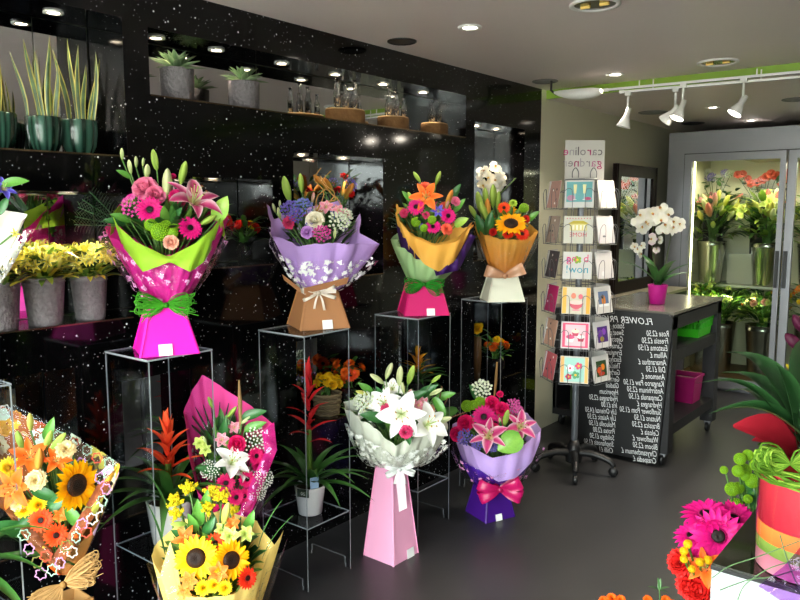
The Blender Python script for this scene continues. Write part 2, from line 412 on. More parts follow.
K = dict(
 gerb_mag=('gerbera', f_gerbera, ('#f0148c', '#a8085c')), gerb_or=('gerbera', f_gerbera, ('#ff5a1e', '#d83208', '#2a0c06')),
 gerb_red=('gerbera', f_gerbera, ('#f23a1c', '#c01a0a', '#2a0c06')), gerb_pk=('gerbera', f_gerbera, ('#ee1a74', '#b00a50')),
 sun=('sunflower', f_sunflower, ()), sun_lemon=('sunflower', f_sunflower, ('#ffe818', '#ffc400')),
 lily_pk=('lily_flower', f_lily, ('#d02c78', '#f6d4e0')), lily_wh=('lily_flower', f_lily, ('#fdfdf8', '#ffffff', '#e0e8a8', '#c08a30', .15)),
 lily_or=('lily_flower', f_lily, ('#ff6a1a', '#ff8a3a', '#ffb060')), iris=('iris_flower', f_lily, ('#5a4ac8', '#8a8af0', '#e8d060')),
 bud_g=('lily_bud', f_bud, ('#7fa43a', '#b5cc62')), bud_w=('lily_bud', f_bud, ('#b5c67c', '#e3e2b8')), bud_y=('lily_bud', f_bud, ('#a8b848', '#e8dc78')),
 bud_o=('lily_bud', f_bud, ('#a8a040', '#e88a3a')), bud_p=('lily_bud', f_bud, ('#a8b468', '#e690a8')), bud_s=('flower_bud', f_bud, ('#8fb04a', '#e6e6b6')),
 bud_lp=('lily_bud', f_bud, ('#c8b070', '#d86a70')),
 rose_w=('rose', f_rose, ('#fbf6e6', '#e8dcb8')), rose_pk=('rose', f_rose, ('#f08cae', '#d2588a')), rose_mag=('rose', f_rose, ('#ee1c70', '#b00a4c')),
 rose_pe=('rose', f_rose, ('#f8c8b0', '#e89a8a')), rose_co=('rose', f_rose, ('#f58a70', '#d85a44')), rose_cr=('rose', f_rose, ('#f8e6b0', '#e8c070')),
 rose_y=('rose', f_rose, ('#ffd21e', '#e8a400')), liz_l=('lisianthus', f_rose, ('#dca8e8', '#b878d0')),
 carn_co=('carnation', f_carn, ('#ff8060', '#ee5038')), carn_pk=('carnation', f_carn, ('#e84a80', '#c22860')), carn_y=('carnation', f_carn, ('#ffd41a', '#f0b000')),
 carn_cr=('carnation', f_carn, ('#f8e8b8', '#ecd088')), carn_or=('carnation', f_carn, ('#ff7a1e', '#e85a0a')), carn_mag=('carnation', f_carn, ('#e01878', '#b00a58')),
 carn_red=('carnation', f_carn, ('#d8201c', '#a00a0c')),
 chr_g=('green_chrysanthemum', f_button, ('#9ccc2a', '#6a9a1a')), chr_yg=('chrysanthemum', f_chrys, ('#c8e05a', '#9ac030')), chr_y=('chrysanthemum', f_chrys, ('#ffe02a', '#f0bc00')),
 spr_p=('statice_spray', f_spray, ('#8a78d0', '#6a58b0')), spr_b=('statice_spray', f_spray, ('#8c9ad8', '#7078c0')), spr_pk=('pink_filler_spray', f_spray, ('#ea78b8', '#c83a90')),
 spr_w=('white_filler_spray', f_spray, ('#f8f8ee', '#d8e0c0')), gyp=('gypsophila_spray', f_spray, ('#fdfdf8', '#f0f0e6', 60, .032, 4)),
 gold=('solidago_spray', f_golden, ()), orch=('orchid_flower', f_orchid, ()), orch_c=('orchid_flower', f_orchid, ('#fff8e0', '#e8b850')),
 crasp=('craspedia_ball', f_ball, ('#f2c41c', '#d8a408')),
 leaf_d=('leaf', f_leaf, ('#1d4a22', '#2f6a30')), leaf_m=('leaf', f_leaf, ('#3f7a2c', '#5f9a3e')), leaf_l=('leaf', f_leaf, ('#7fb03a', '#a4cc58', .3)), leaf_w=('broad_leaf', f_leaf, ('#5a9a34', '#86ba4c', .42)),
 alst_p=('alstroemeria', f_lily, ('#ee8aa4', '#f8c8d0', '#f0e0a0', '#804020', .17)), alst_o=('alstroemeria', f_lily, ('#f07a2a', '#f8a048', '#f8d060', '#804020', .17)),
 alst_y=('alstroemeria', f_lily, ('#cfe06a', '#e4ee98', '#a8c040', '#a08020', .18)), tul_d=('dark_tulip', f_bud, ('#3c0826', '#561034')),
)
_cache = {}
def fmesh(k):
    if k not in _cache:
        nm, fn, a = K[k]; A, B = fn(*a); lf = 'leaf' in k
        _cache[k] = (nm, A.mesh(nm, LEAF if lf else PETAL), B.mesh('flower_centre', PETAL) if B else None)
    return _cache[k]
def aim(d, roll=0):
    q = Vector(d).normalized().to_track_quat('Z', 'Y')
    return q @ Quaternion((0, 0, 1), roll)
def place(root, k, w, size, d, roll=None):
    nm, A, B = fmesh(k)
    o = bpy.data.objects.new(nm, A); COL.objects.link(o); o.parent = root
    o.location = Vector(w - wloc(root)); o.rotation_mode = 'QUATERNION'
    o.rotation_quaternion = aim(d, rnd.uniform(0, 6.28) if roll is None else roll); o.scale = (size,) * 3
    if B is not None:
        c = bpy.data.objects.new('flower_centre', B); COL.objects.link(c); c.parent = o
    return o
def leafblade(mb, base, d, L, W, c, c2, bend=-40, tilt=None, shape=sh_point, roll=0, nu=6, up=None):
    """a blade starting at base, leaving in direction d and bending down"""
    d = np.array(d, float); d /= np.linalg.norm(d)
    az = math.atan2(d[1], d[0]); el = math.degrees(math.asin(max(-1, min(1, d[2]))))
    p = petal(L, W, el, bend, shape, .3, nu, 3)
    mb.grid(rz(p, az) + np.array(base), gcol(p, c, c2))
GREENS = [('#1f4a1e', '#33662a'), ('#2c5a22', '#4a7c34'), ('#17381a', '#2a5426'), ('#4a7a2a', '#6f9c40')]

# ------------------------------------------------------------------ bouquet helpers (pixel + depth -> real place)
class Bq:
    def __init__(s, name, label, D, cx, cy, group=None, cat='bouquet', basez=0.0, loc=None):
        s.D = D; s.cx = cx; s.cy = cy; s.s = D / FPX
        b = P(cx, cy, D)
        s.neck = b
        v = CAM - b; v[2] = 0; s.T = v / np.linalg.norm(v); s.R = np.cross(ZZ, s.T)
        s.root = thing(name, label, cat, (b[0], b[1], basez) if loc is None else loc, group)
        s.green = MB()
    def w(s, px, py, b=0): return P(px, py, s.D - b * s.s)
    def fl(s, k, px, py, size, b=10, r=0, u=15, stem=True):
        d = s.T + s.R * math.tan(math.radians(r)) + ZZ * math.tan(math.radians(u))
        w = s.w(px, py, b)
        o = place(s.root, k, w, size * (s.D - b * s.s) / FPX, d)
        if stem: s.stem(w - d / np.linalg.norm(d) * .01)
        return o
    def bud(s, k, px, py, size, lean=0, b=0, fw=10, wide=1.0):
        l = math.radians(lean); d = ZZ * math.cos(l) + s.R * math.sin(l) + s.T * math.tan(math.radians(fw))
        w = s.w(px, py, b); L = size * (s.D - b * s.s) / FPX
        o = place(s.root, k, w, L, d); o.scale = (L * wide, L * wide, L)
        s.stem(w - d / np.linalg.norm(d) * L * .48); return o
    def leaf(s, k, px, py, size, lean=0, b=0, fw=10, ry=0):
        l = math.radians(lean); d = ZZ * math.cos(l) + s.R * math.sin(l) + s.T * math.tan(math.radians(fw)); d = d / np.linalg.norm(d)
        w = s.w(px, py, b); L = size * (s.D - b * s.s) / FPX
        nm, A, _ = fmesh(k); o = bpy.data.objects.new(nm, A); COL.objects.link(o); o.parent = s.root
        o.location = Vector(w - wloc(s.root)); X = Vector(d); Z = Vector(s.T + ZZ * .5); Z = (Z - X * Z.dot(X)).normalized(); Y = Z.cross(X)
        o.rotation_mode = 'QUATERNION'; o.rotation_quaternion = Matrix((X, Y, Z)).transposed().to_quaternion() @ Quaternion((1, 0, 0), ry)
        o.scale = (L,) * 3; s.stem(w - d * L * .5); return o
    def stem(s, w, c='#4d7530', r=.0028):
        m = (w + s.neck) / 2 + np.array([0, 0, .02])
        m[:2] = s.neck[:2] + (w[:2] - s.neck[:2]) * .35
        s.green.tube([s.neck, m, w], r, c, 5, cap=False)
    def bed(s, rx, ry, cy, n=80, L=30, b=(-30, 22), W=.16):
        """leaves in a dome about (cx, cy) of half-size rx, ry"""
        for i in range(n):
            t = rnd.uniform(0, 2 * PI); q = math.sqrt(rnd.random())
            px = s.cx + rx * q * math.cos(t); py = cy + ry * q * math.sin(t); bb = b[0] + (b[1] - b[0]) * (.5 + .5 * math.sin(i * 1.7)) * (1 - q * q) + 0
            w = s.w(px, py, bb); c = s.w(s.cx, cy + ry, 0); d = w - c; d = d / (np.linalg.norm(d) + 1e-6) + ZZ * .5 + s.T * rnd.uniform(-.2, .5)
            g = rnd.choice(GREENS); l = L * s.s * rnd.uniform(.7, 1.3)
            leafblade(s.green, w - d / np.linalg.norm(d) * l * .6, d, l, l * W, *g, bend=rnd.uniform(-60, 10))
    def fronds(s, px, py, L, leans, n=11):
        for a in leans:
            l = math.radians(a); d = ZZ * math.cos(l) + s.R * math.sin(l); b0 = s.w(px, py, -4); LL = L * s.s
            tip = b0 + d * LL; s.green.tube([b0, (b0 + tip) / 2, tip], .0018, '#28582a', 4, cap=False)
            for i in range(n):
                for sd in (-1, 1):
                    q = b0 + d * LL * (.25 + .75 * i / n); e = d * .7 + sd * np.cross(d, s.T) * 1
                    leafblade(s.green, q, e, LL * .32 * (1 - .5 * i / n), LL * .026, '#16301c', '#3a7038', -25)
    def finish(s): s.green.obj('foliage', LEAF, s.root)
    def ring(s, r, n, px=None, py=None, flat=.0):
        a = np.arange(n) / n * 2 * PI
        return np.stack([(px or s.cx) + r * np.sin(a), np.full(n, py or s.cy), r * np.cos(a)], -1)
    def px3(s, T):
        T = np.asarray(T); sh = T.shape[:-1]; T = T.reshape(-1, 3)
        d = s.D - T[:, 2] * s.s
        W = CAM + d[:, None] * (FW + ((T[:, 0] - 400) / FPX)[:, None] * RT - ((T[:, 1] - 300) / FPX)[:, None] * UP)
        return W.reshape(sh + (3,))
    def wrap(s, name, rim, rn, mat, col, flare=1.5, ruf=3, N_=84, nu=12, cy=None, cx=None, u0=0., u1=1., k=9, grow=0., parent=None, top=None):
        """cone of paper from the neck to the rim; rim = control points around: (px, py, towards)"""
        cx = cx or s.cx; cy = cy or s.cy
        rim = np.array(rim, float); m = len(rim); t = np.arange(N_) / N_ * m
        i = np.floor(t).astype(int); f = (t - i)[:, None]
        Rm = rim[i % m] * (1 - f) + rim[(i + 1) % m] * f
        an = np.arctan2(Rm[:, 0] - cx, Rm[:, 2])
        G = []
        ph = rnd.uniform(0, 6)
        for q in range(nu):
            u = u0 + (u1 - u0) * q / (nu - 1)
            nk = np.stack([cx + rn * np.sin(an), np.full(N_, cy), rn * np.cos(an)], -1)
            uh = u ** (1 / flare)
            T = nk.copy()
            T[:, 0] += (Rm[:, 0] - nk[:, 0]) * uh; T[:, 2] += (Rm[:, 2] - nk[:, 2]) * uh; T[:, 1] += (Rm[:, 1] - nk[:, 1]) * u ** 1.15
            w = ruf * u * (np.sin(an * k + ph + u * 2) * .6 + np.sin(an * (k * 2 + 1) + ph * 2 - u * 3) * .4) + grow
            T[:, 0] += w * np.sin(an); T[:, 2] += w * np.cos(an); T[:, 1] += .35 * w * u
            G.append(T)
        mb = MB(); C = lin(col); C2 = lin(top) if top else C
        cc = np.stack([np.tile(C * (1 - q / (nu - 1)) + C2 * q / (nu - 1), (N_, 1)) for q in range(nu)])
        mb.grid(s.px3(np.array(G)), cc, 0, True)
        return mb.obj(name, mat, parent or s.root)
    def sheet(s, name, A, B, mat, col, n=28, nu=7, bow=0, ruf=1.5, parent=None, col2=None):
        """sheet between two polylines of (px, py, towards)"""
        def rs(Q):
            Q = np.array(Q, float); t = np.linspace(0, len(Q) - 1, n); i = np.minimum(t.astype(int), len(Q) - 2); f = (t - i)[:, None]
            return Q[i] * (1 - f) + Q[i + 1] * f
        A = rs(A); B = rs(B); G = []
        for q in range(nu):
            u = q / (nu - 1); T = A * (1 - u) + B * u
            T[:, 2] += bow * math.sin(PI * u) + ruf * np.sin(np.arange(n) * .9 + u * 4); G.append(T)
        mb = MB(); C = lin(col); C2 = lin(col2) if col2 else C
        cc = np.stack([np.tile(C * (1 - q / (nu - 1)) + C2 * q / (nu - 1), (n, 1)) for q in range(nu)])
        mb.grid(s.px3(np.array(G)), cc); return mb.obj(name, mat, parent or s.root)
    def raffia(s, px, py, size, col, b=8, n=20, dark=None, droop=.25, tilt=0, name='raffia_bow'):
        mb = MB(); c0 = s.w(px, py, b); S = size * s.s
        for sd in (-1, 1):
            for i in range(n):
                a = math.radians(rnd.uniform(-26, 30) - (droop * 40)) ; L = S * rnd.uniform(.7, 1.0); h = S * rnd.uniform(.04, .16)
                d = s.R * sd * math.cos(a) + ZZ * (math.sin(a) + sd * tilt); nrm = np.cross(d, s.T); o = s.T * rnd.uniform(-.1, .25) * S
                pts = [c0, c0 + d * L * .5 + nrm * h + o * .6, c0 + d * L * .92 + nrm * h * .9 + o, c0 + d * L + o * 1.1, c0 + d * L * .9 - nrm * h * .8 + o, c0 + d * L * .45 - nrm * h + o * .5, c0]
                mb.tube(smooth(pts, 14), .0010 + .0002 * (s.D), mix(lin(col), lin(dark or col), rnd.random()), 4, cap=False)
            for i in range(n // 2):
                a = math.radians(rnd.uniform(-40, 30) - droop * 40); d = s.R * sd * math.cos(a) + ZZ * (math.sin(a) + sd * tilt); L = S * rnd.uniform(.7, 1.15); w_ = np.cross(d, s.T) * S * rnd.uniform(-.16, .16)
                mb.tube(smooth([c0, c0 + d * L * .5 + w_ + s.T * S * .12, c0 + d * L + s.T * S * rnd.uniform(-.05, .2) - w_ * .4], 9), .0009 + .0002 * s.D, mix(lin(col), lin(dark or col), rnd.random()), 4, cap=False)
        mb.ball(c0 + s.T * .006, (S * .1, S * .1, S * .1), dark or col, 6, 8)
        return mb.obj(name, FIBRE, s.root)
    def bow(s, px, py, size, col, b=8, dark=None, name='ribbon_bow', loops=2, tails=True, hgt=.3, wid=.22):
        mb = MB(); c0 = s.w(px, py, b); S = size * s.s
        def rib(pts, ws, side):
            side = np.array(side, float); side /= np.linalg.norm(side); ws = np.array(ws)[:, None] / 2; k = len(pts)
            g = np.stack([pts - side * ws, pts - side * ws * .3 + s.T * ws * .3, pts + side * ws * .3 - s.T * ws * .2, pts + side * ws], 1)
            u = np.abs(np.linspace(-1, 1, k))[:, None, None]; mb.grid(g, np.ones((k, 4, 1)) * (lin(dark or col) * u + lin(col) * (1 - u)))
        for sd in (-1, 1):
            for k in range(loops):
                a = math.radians(16 - k * 40 + (8 if sd > 0 else 0)); d = s.R * sd * math.cos(a) + ZZ * math.sin(a); nrm = np.cross(d, s.T)
                pts = smooth([c0, c0 + d * S * .4 + s.T * S * .3, c0 + d * S * .85 + s.T * S * .34, c0 + d * S + s.T * S * .1, c0 + d * S * .8 - s.T * S * .12, c0 + d * S * .35 - s.T * S * .06, c0], 18)
                rib(pts, S * wid * (.45 + 1.0 * np.sin(np.linspace(0, PI, 18)) ** .8), nrm)
            if tails:
                pts = smooth([c0, c0 + s.R * sd * S * .18 - ZZ * S * .4 + s.T * S * .12, c0 + s.R * sd * S * .3 - ZZ * S * 1.0 + s.T * S * .02], 8)
                rib(pts, S * wid * np.linspace(.6, 1.1, 8), s.R)
        mb.ball(c0 + s.T * S * .12, S * .13, dark or col, 6, 8)
        return mb.obj(name, SATIN, s.root)

def smooth(pts, n):
    pts = np.array(pts, float); m = len(pts); out = []
    for t in np.linspace(0, m - 1, n):
        i = min(int(t), m - 2); f = t - i
        p0, p1, p2, p3 = pts[max(i - 1, 0)], pts[i], pts[i + 1], pts[min(i + 2, m - 1)]
        out.append(.5 * ((2 * p1) + (p2 - p0) * f + (2 * p0 - 5 * p1 + 4 * p2 - p3) * f ** 2 + (3 * p1 - p0 - 3 * p2 + p3) * f ** 3))
    return np.array(out)
def ribbon(mb, pts, w, side, col, dark=None):
    side = np.array(side, float); side /= np.linalg.norm(side)
    g = np.stack([pts - side * w / 2, pts, pts + side * w / 2], 1)
    k = len(pts); u = np.abs(np.linspace(-1, 1, k))[:, None, None]
    c = np.ones((k, 3, 1)) * (lin(dark or col) * u + lin(col) * (1 - u)); mb.grid(g, c)

def taper_box(root, c, a, b, h, yaw, col, name='gift_box', tagpos=None, mat=None, tagcol='#f2f2f4', tagsz=.04):
    """tapered square box; yaw turns its front face to the viewer's right"""
    c = np.array(c, float); mb = MB(); tv = CAM - c; tv[2] = 0; tv /= np.linalg.norm(tv)
    n = tv * math.cos(yaw) + np.cross(ZZ, tv) * math.sin(yaw); sdir = np.cross(ZZ, n)
    def ringp(hw, z, k=3):
        ch = min(.006, hw * .1); o = []
        for sx, sy in ((1, 1), (-1, 1), (-1, -1), (1, -1)):
            A = (hw - ch, hw) if sx * sy < 0 else (hw, hw - ch); B = (hw, hw - ch) if sx * sy < 0 else (hw - ch, hw)
            for (p, q) in (A, B): o.append(c + n * p * sy * 1.0 + sdir * q * sx + ZZ * z)
        return o
    prof = [(a, 0), (a, .003), (b, h), (b - .004, h), (b - .02, h - .05)]
    g = np.array([ringp(*q) for q in prof]); mb.grid(g, col, 0, True)
    mb.add(g[0], [tuple(range(8))], col)
    o = mb.obj(name, mat or CARD, root, smooth=False)
    if tagpos is not None:
        t, s_ = tagpos  # sideways, face: +1 front face
        fn, fs = (n, sdir) if s_ > 0 else (-sdir, n)
        z = tagsz * .55; hw = a + (b - a) * z / h
        cc = c + fn * (hw + .0015) + fs * t + ZZ * z
        upv = ZZ * h + fn * (b - a); upv /= np.linalg.norm(upv); nn = np.cross(fs, upv); nn /= np.linalg.norm(nn)
        tb = MB(); tb.box(cc, (tagsz * 1.15, .002, tagsz), tagcol, R=np.array([fs, nn, upv]).T); tb.obj('price_tag', CARD, root, smooth=False)['label'] = 'small white price tag'
    return o

# ================================================================== THE SETTING
CEIL = plain('ceiling_paint', '#dccfcb', .42, vary=.04, bscale=1.5)
WALLP = plain('beige_wall_paint', '#d8d5bb', .42, vary=.03, bscale=2)
FLOOR = plain('dark_vinyl_floor', '#303032', .38, vary=.18, bscale=3, bump=.02)
GREEN = plain('lime_green_paint', '#8db33a', .5)
DARKW = sparkle('black_panel_far_wall', 30)
PAVE = plain('grey_paving', '#c0bcb6', .8, vary=.15)
X0 = -2.6
struct('floor', MB().bb(-3.1, 1.7, -1.5, 8.1, -.08, 0), FLOOR)
struct('ceiling', MB().bb(-3.1, 1.7, -1.5, 4.93, 2.5, 2.58).bb(-3.1, 1.7, 4.95, 8.1, 2.44, 2.58), CEIL)
struct('trim_1', MB().bb(-3.1, 1.7, 4.93, 4.95, 2.44, 2.58), GREEN)
struct('wall_left', MB().bb(-3.1, -2.6, 4.86, 8.1, 0, 2.5).bb(-3.1, -3.0, -1.5, 4.86, 0, 2.5), WALLP)
struct('wall_back', MB().bb(-2.6, 1.7, 8.0, 8.1, 0, 2.5), WALLP)
struct('wall_right', MB().bb(1.6, 1.7, -1.5, 8.0, 0, 2.5), plain('grey_wall_paint', '#b4afa9', .5))
struct('trim_2', MB().bb(1.35, 1.6, -1.4, 7.0, 0, 1.95), DARKW)
# shop front behind the viewer: a wide window with mullions and a low sill
f = MB().bb(-3.0, 1.6, -1.5, -1.4, 2.38, 2.5).bb(-3.0, 1.6, -1.5, -1.4, 0, .12)
for x in (-2.98, -1.35, .35, 1.58): f.bb(x - .03, x + .03, -1.5, -1.4, .12, 2.38)
struct('wall_front', f, plain('shopfront_frame', '#3a3c40', .4))
struct('window_1', MB().bb(-2.95, 1.55, -1.455, -1.45, .12, 2.38), GLASS)
struct('pavement', MB().bb(-14, 14, -23, -1.5, -.1, -.02), PAVE)
b_ = MB().bb(-14, 14, -23, -22, -.02, 1.9)
struct('wall_opposite', b_, plain('brick_red_render', '#8d8480', .9, vary=.2, bscale=.8))

# ================================================================== black niche wall
NICHES = [  # y0, y1, z0, z1, mirror seams, lamp ys
    (-1.3, 1.597, 1.855, 2.36, (.75, 1.38), (.15, .60, 1.02, 1.40)),
    (-1.3, 1.590, 1.240, 1.715, (.75, 1.40), (.78, 1.12, 1.42)),
    (.55, 1.345, .45, 1.08, (.9, 1.2), ()),
    (1.705, 3.90, 2.095, 2.345, (2.45, 3.2), (1.82, 2.12, 2.5, 2.87, 3.25, 3.62)),
    (1.80, 2.318, 1.405, 1.785, (2.1,), (2.08,)),
    (2.452, 3.105, 1.31, 1.922, (2.8,), (2.62, 2.92)),
    (4.0, 4.63, 1.33, 2.20, (4.3,), (4.2, 4.45)),
    (1.53, 2.02, .45, .99, (1.78,), ()),
    (2.45, 3.08, .58, 1.02, (2.8,), ()),
    (3.24, 3.88, .50, 1.02, (3.6,), ()),
    (4.02, 4.63, .50, 1.05, (4.3,), ()),
]
unit = thing('display_wall', 'long black glitter-flecked wall unit of mirror-backed niches holding pots and vases', 'display unit', (X0, 1.7, 0))
ys = sorted({-1.39, 4.86} | {n[0] for n in NICHES} | {n[1] for n in NICHES}); zs = sorted({0, 2.5} | {n[2] for n in NICHES} | {n[3] for n in NICHES})
mb = MB()
for i in range(len(ys) - 1):
    for j in range(len(zs) - 1):
        yc, zc = (ys[i] + ys[i + 1]) / 2, (zs[j] + zs[j + 1]) / 2
        if any(n[0] < yc < n[1] and n[2] < zc < n[3] for n in NICHES): continue
        mb.add([(X0, ys[i], zs[j]), (X0, ys[i + 1], zs[j]), (X0, ys[i + 1], zs[j + 1]), (X0, ys[i], zs[j + 1])], [(0, 1, 2, 3)], '#000000')
mb.add([(X0, 4.86, 0), (-3.0, 4.86, 0), (-3.0, 4.86, 2.5), (X0, 4.86, 2.5)], [(0, 1, 2, 3)], '#000000')
mb.add([(X0, -1.39, 0), (-3.0, -1.39, 0), (-3.0, -1.39, 2.5), (X0, -1.39, 2.5)], [(3, 2, 1, 0)], '#000000')
mb.obj('front_panel', SPARK, unit, smooth=False)
DP = .25
def spot(x, y, z, power, ang=100, col=(1, .83, .62), d=(0, 0, -1), size=.025, blend=.6, name='niche_light'):
    l = bpy.data.lights.new(name, 'SPOT'); l.energy = power; l.spot_size = math.radians(ang); l.spot_blend = blend; l.color = col; l.shadow_soft_size = size
    o = bpy.data.objects.new(name, l); COL.objects.link(o); o.location = (x, y, z)
    o.rotation_mode = 'QUATERNION'; o.rotation_quaternion = Vector(d).to_track_quat('-Z', 'Y'); return o
for (y0, y1, z0, z1, seams, lamps) in NICHES:
    g = MB(); xb = X0 - DP
    g.add([(X0, y0, z0), (X0, y1, z0), (xb, y1, z0), (xb, y0, z0)], [(0, 1, 2, 3)], '#000000')
    g.add([(X0, y0, z1), (X0, y1, z1), (xb, y1, z1), (xb, y0, z1)], [(3, 2, 1, 0)], '#000000')
    g.add([(X0, y0, z0), (xb, y0, z0), (xb, y0, z1), (X0, y0, z1)], [(0, 1, 2, 3)], '#000000')
    g.add([(X0, y1, z0), (xb, y1, z0), (xb, y1, z1), (X0, y1, z1)], [(3, 2, 1, 0)], '#000000')
    g.obj('niche_lining', SPARK, unit, smooth=False)
    es = [y0 + .004] + [s for s in seams] + [y1 - .004]
    for a, b in zip(es[:-1], es[1:]):
        MB().bb(xb, xb + .005, a + .0015, b - .0015, z0 + .003, z1 - .003).obj('niche_mirror', MIRROR, unit, smooth=False)
    # bright polished front edge of the niche floor
    MB().bb(X0 - .001, X0 + .004, y0, y1, z0 - .006, z0).obj('shelf_edge', plain('shelf_edge_metal', '#6a5a44', .25, metal=.8) if 'shelf_edge_metal' not in bpy.data.materials else bpy.data.materials['shelf_edge_metal'], unit, smooth=False)
    for y in lamps:
        rm = MB(); rm.lathe([(.036, z1 - .001), (.036, z1 - .006), (.024, z1 - .007), (.020, z1 - .002)], 20, c=(X0 - .12, y, 0)); r_ = rm.obj('downlight', WHITE, unit)
        lm = MB(); lm.lathe([(.021, z1 - .0045), (.001, z1 - .0045)], 20, c=(X0 - .12, y, 0)); lm.obj('lamp_lens', LAMP, r_)
        spot(X0 - .12, y, z1 - .02, 14 if z1 == 2.20 else 4.5 if z1 > 2.1 else (13 if z1 == 1.715 else 2.4), 125)

# ================================================================== acrylic plinths
def acrylic_side(x0, x1, y, z1, t=.005, foot=.03, notch=.05):
    pts = [(x0, 0), (x0 + foot, 0), (x0 + foot, notch * .35), (x0 + foot + .004, notch * .35 + .0), (x0 + foot + .004, notch), (x1 - foot - .004, notch), (x1 - foot - .004, notch * .35), (x1 - foot, notch * .35), (x1 - foot, 0), (x1, 0), (x1, z1), (x0, z1)]
    mb = MB(); n = len(pts)
    A = [(p[0], y - t / 2, p[1]) for p in pts]; B = [(p[0], y + t / 2, p[1]) for p in pts]
    # big faces split into convex pieces: two feet and the sheet
    for S, fl in ((A, False), (B, True)):
        for poly in ([0, 1, 2, 3, 4, 11], [9, 10, 5, 6, 7, 8], [11, 4, 5, 10]):
            mb.add([S[k] for k in (poly[::-1] if fl else poly)], [tuple(range(len(poly)))], '#ffffff', 0)
    for k in range(n):
        j = (k + 1) % n; mb.add([A[k], A[j], B[j], B[k]], [(0, 1, 2, 3)], '#ffffff', 1)
    return mb
def acrylic_slab(x0, x1, y0, y1, z, t=.006):
    mb = MB(); v = [(x0, y0), (x1, y0), (x1, y1), (x0, y1)]
    mb.add([(a, b, z) for a, b in v], [(0, 1, 2, 3)], '#ffffff', 0); mb.add([(a, b, z - t) for a, b in v], [(3, 2, 1, 0)], '#ffffff', 0)
    for k in range(4):
        a, b = v[k], v[(k + 1) % 4]; mb.add([(a[0], a[1], z - t), (b[0], b[1], z - t), (b[0], b[1], z), (a[0], a[1], z)], [(0, 1, 2, 3)], '#ffffff', 1)
    return mb
def plinth(label, x0, x1, y0, y1, h, shelf=None):
    r = thing('acrylic_plinth', label, 'display stand', ((x0 + x1) / 2, (y0 + y1) / 2, 0), 'clear acrylic plinths along the wall')
    acrylic_slab(x0, x1, y0, y1, h).obj('plinth_top', [ACRYL, EDGE], r, smooth=False)
    for y in (y0 + .004, y1 - .004): acrylic_side(x0, x1, y, h - .0085).obj('side_panel', [ACRYL, EDGE], r, smooth=False)
    if shelf: acrylic_slab(x0 + .001, x1 - .001, y0 + .008, y1 - .008, shelf).obj('shelf', [ACRYL, EDGE], r, smooth=False)
    return r
PZ = plinth('clear acrylic plinth carrying the white-wrapped bouquet with the blue iris', -2.5, -2.25, .70, .97, 1.14, .42)
PA = plinth('clear acrylic plinth carrying the hot pink gift box bouquet', -2.51, -2.235, 1.415, 1.685, 1.14, .40)
PB_ = plinth('clear acrylic plinth carrying the brown box lilac bouquet', -2.51, -2.225, 2.14, 2.42, 1.128, .285)
PC = plinth('clear acrylic plinth carrying the magenta box bouquet with yellow wrap', -2.47, -2.19, 2.88, 3.16, 1.12, .235)
PD = plinth('clear acrylic plinth carrying the cream box bouquet, nearest the card rack', -2.42, -2.15, 3.60, 3.90, 1.135, None)

# ================================================================== ceiling fittings
def downlight(px, py, z, label, power=10, cool=True):
    d = CAM + 0; r = P(px, py, 1) - CAM; t = (z - CAMH) / r[2]; x, y = (CAM + r * t)[:2]
    o = thing('ceiling_downlight', label, 'light', (x, y, z), 'recessed ceiling downlights')
    MB().lathe([(.058, z), (.057, z - .006), (.040, z - .008), (.031, z - .001)], 28, c=(x, y, 0)).obj('rim', WHITE, o)
    MB().lathe([(.032, z - .003), (.001, z - .003)], 24, c=(x, y, 0)).obj('lens', LAMPC, o)
    spot(x, y, z - .03, power, 110, (1, .9, .78), size=.04, name='ceiling_light')
downlight(470, 27, 2.5, 'lit round downlight in the main ceiling nearest the black wall', 22)
downlight(615, 74, 2.5, 'lit round downlight beside the green ceiling step', 26)
downlight(713, 107, 2.44, 'lit round downlight behind the track, in front of the flower fridge', 26)
downlight(751, 120, 2.44, 'lit round downlight directly above the flower fridge front', 10)
for (x, y, z, lb_) in ((.3, 3.3, 2.5, 'added unseen downlight over the middle of the shop floor'), (-.2, 5.6, 2.44, 'added unseen downlight between the counter and the far side wall'), (.5, 6.6, 2.44, 'added unseen downlight over the far corner of the shop'), (-.9, 5.3, 2.44, 'added unseen downlight over the aisle beside the counter')):
    d_ = np.array([x, y, z]) - CAM; k_ = d_.dot(FW); downlight(400 + FPX * d_.dot(RT) / k_, 300 - FPX * d_.dot(UP) / k_, z, lb_, 45)  # extra downlights out of view, added to brighten the rear of the shop
def disc(px, py, z, rad, label, mat, name='ceiling_vent', slats=0, cat='vent', sq=1.0):
    r = P(px, py, 1) - CAM; t = (z - CAMH) / r[2]; x, y = (CAM + r * t)[:2]
    o = thing(name, label, cat, (x, y, z))
    MB().lathe([(rad, z), (rad, z - .006), (rad * .88, z - .009), (rad * .84, z - .004)], 32, c=(x, y, 0)).obj('rim', mat, o)
    f = MB(); f.lathe([(rad * .85, z - .004), (.001, z - .004)], 28, c=(x, y, 0)); f.obj('grille', plain('vent_grille', '#2c2c2e', .5) if 'vent_grille' not in bpy.data.materials else bpy.data.materials['vent_grille'], o)
    for k in range(slats):
        q = (k + .5) / slats * 2 - 1; l = rad * .82 * math.sqrt(1 - q * q)
        MB().bb(x - l, x + l, y + q * rad * .82 - .004, y + q * rad * .82 + .004, z - .009, z - .004).obj('slat', mat, o)
    return o
GREYM = plain('grey_plastic', '#6e6a66', .5)
disc(402, 41, 2.5, .075, 'dark round ceiling disc close to the black wall', RUBBER, 'ceiling_speaker', 0, 'speaker')
disc(545, 81, 2.5, .085, 'grey round ceiling vent at the end of the black wall', GREYM, slats=5)
disc(653, 112, 2.44, .115, 'round ceiling vent behind the lighting track', GREYM, slats=5)
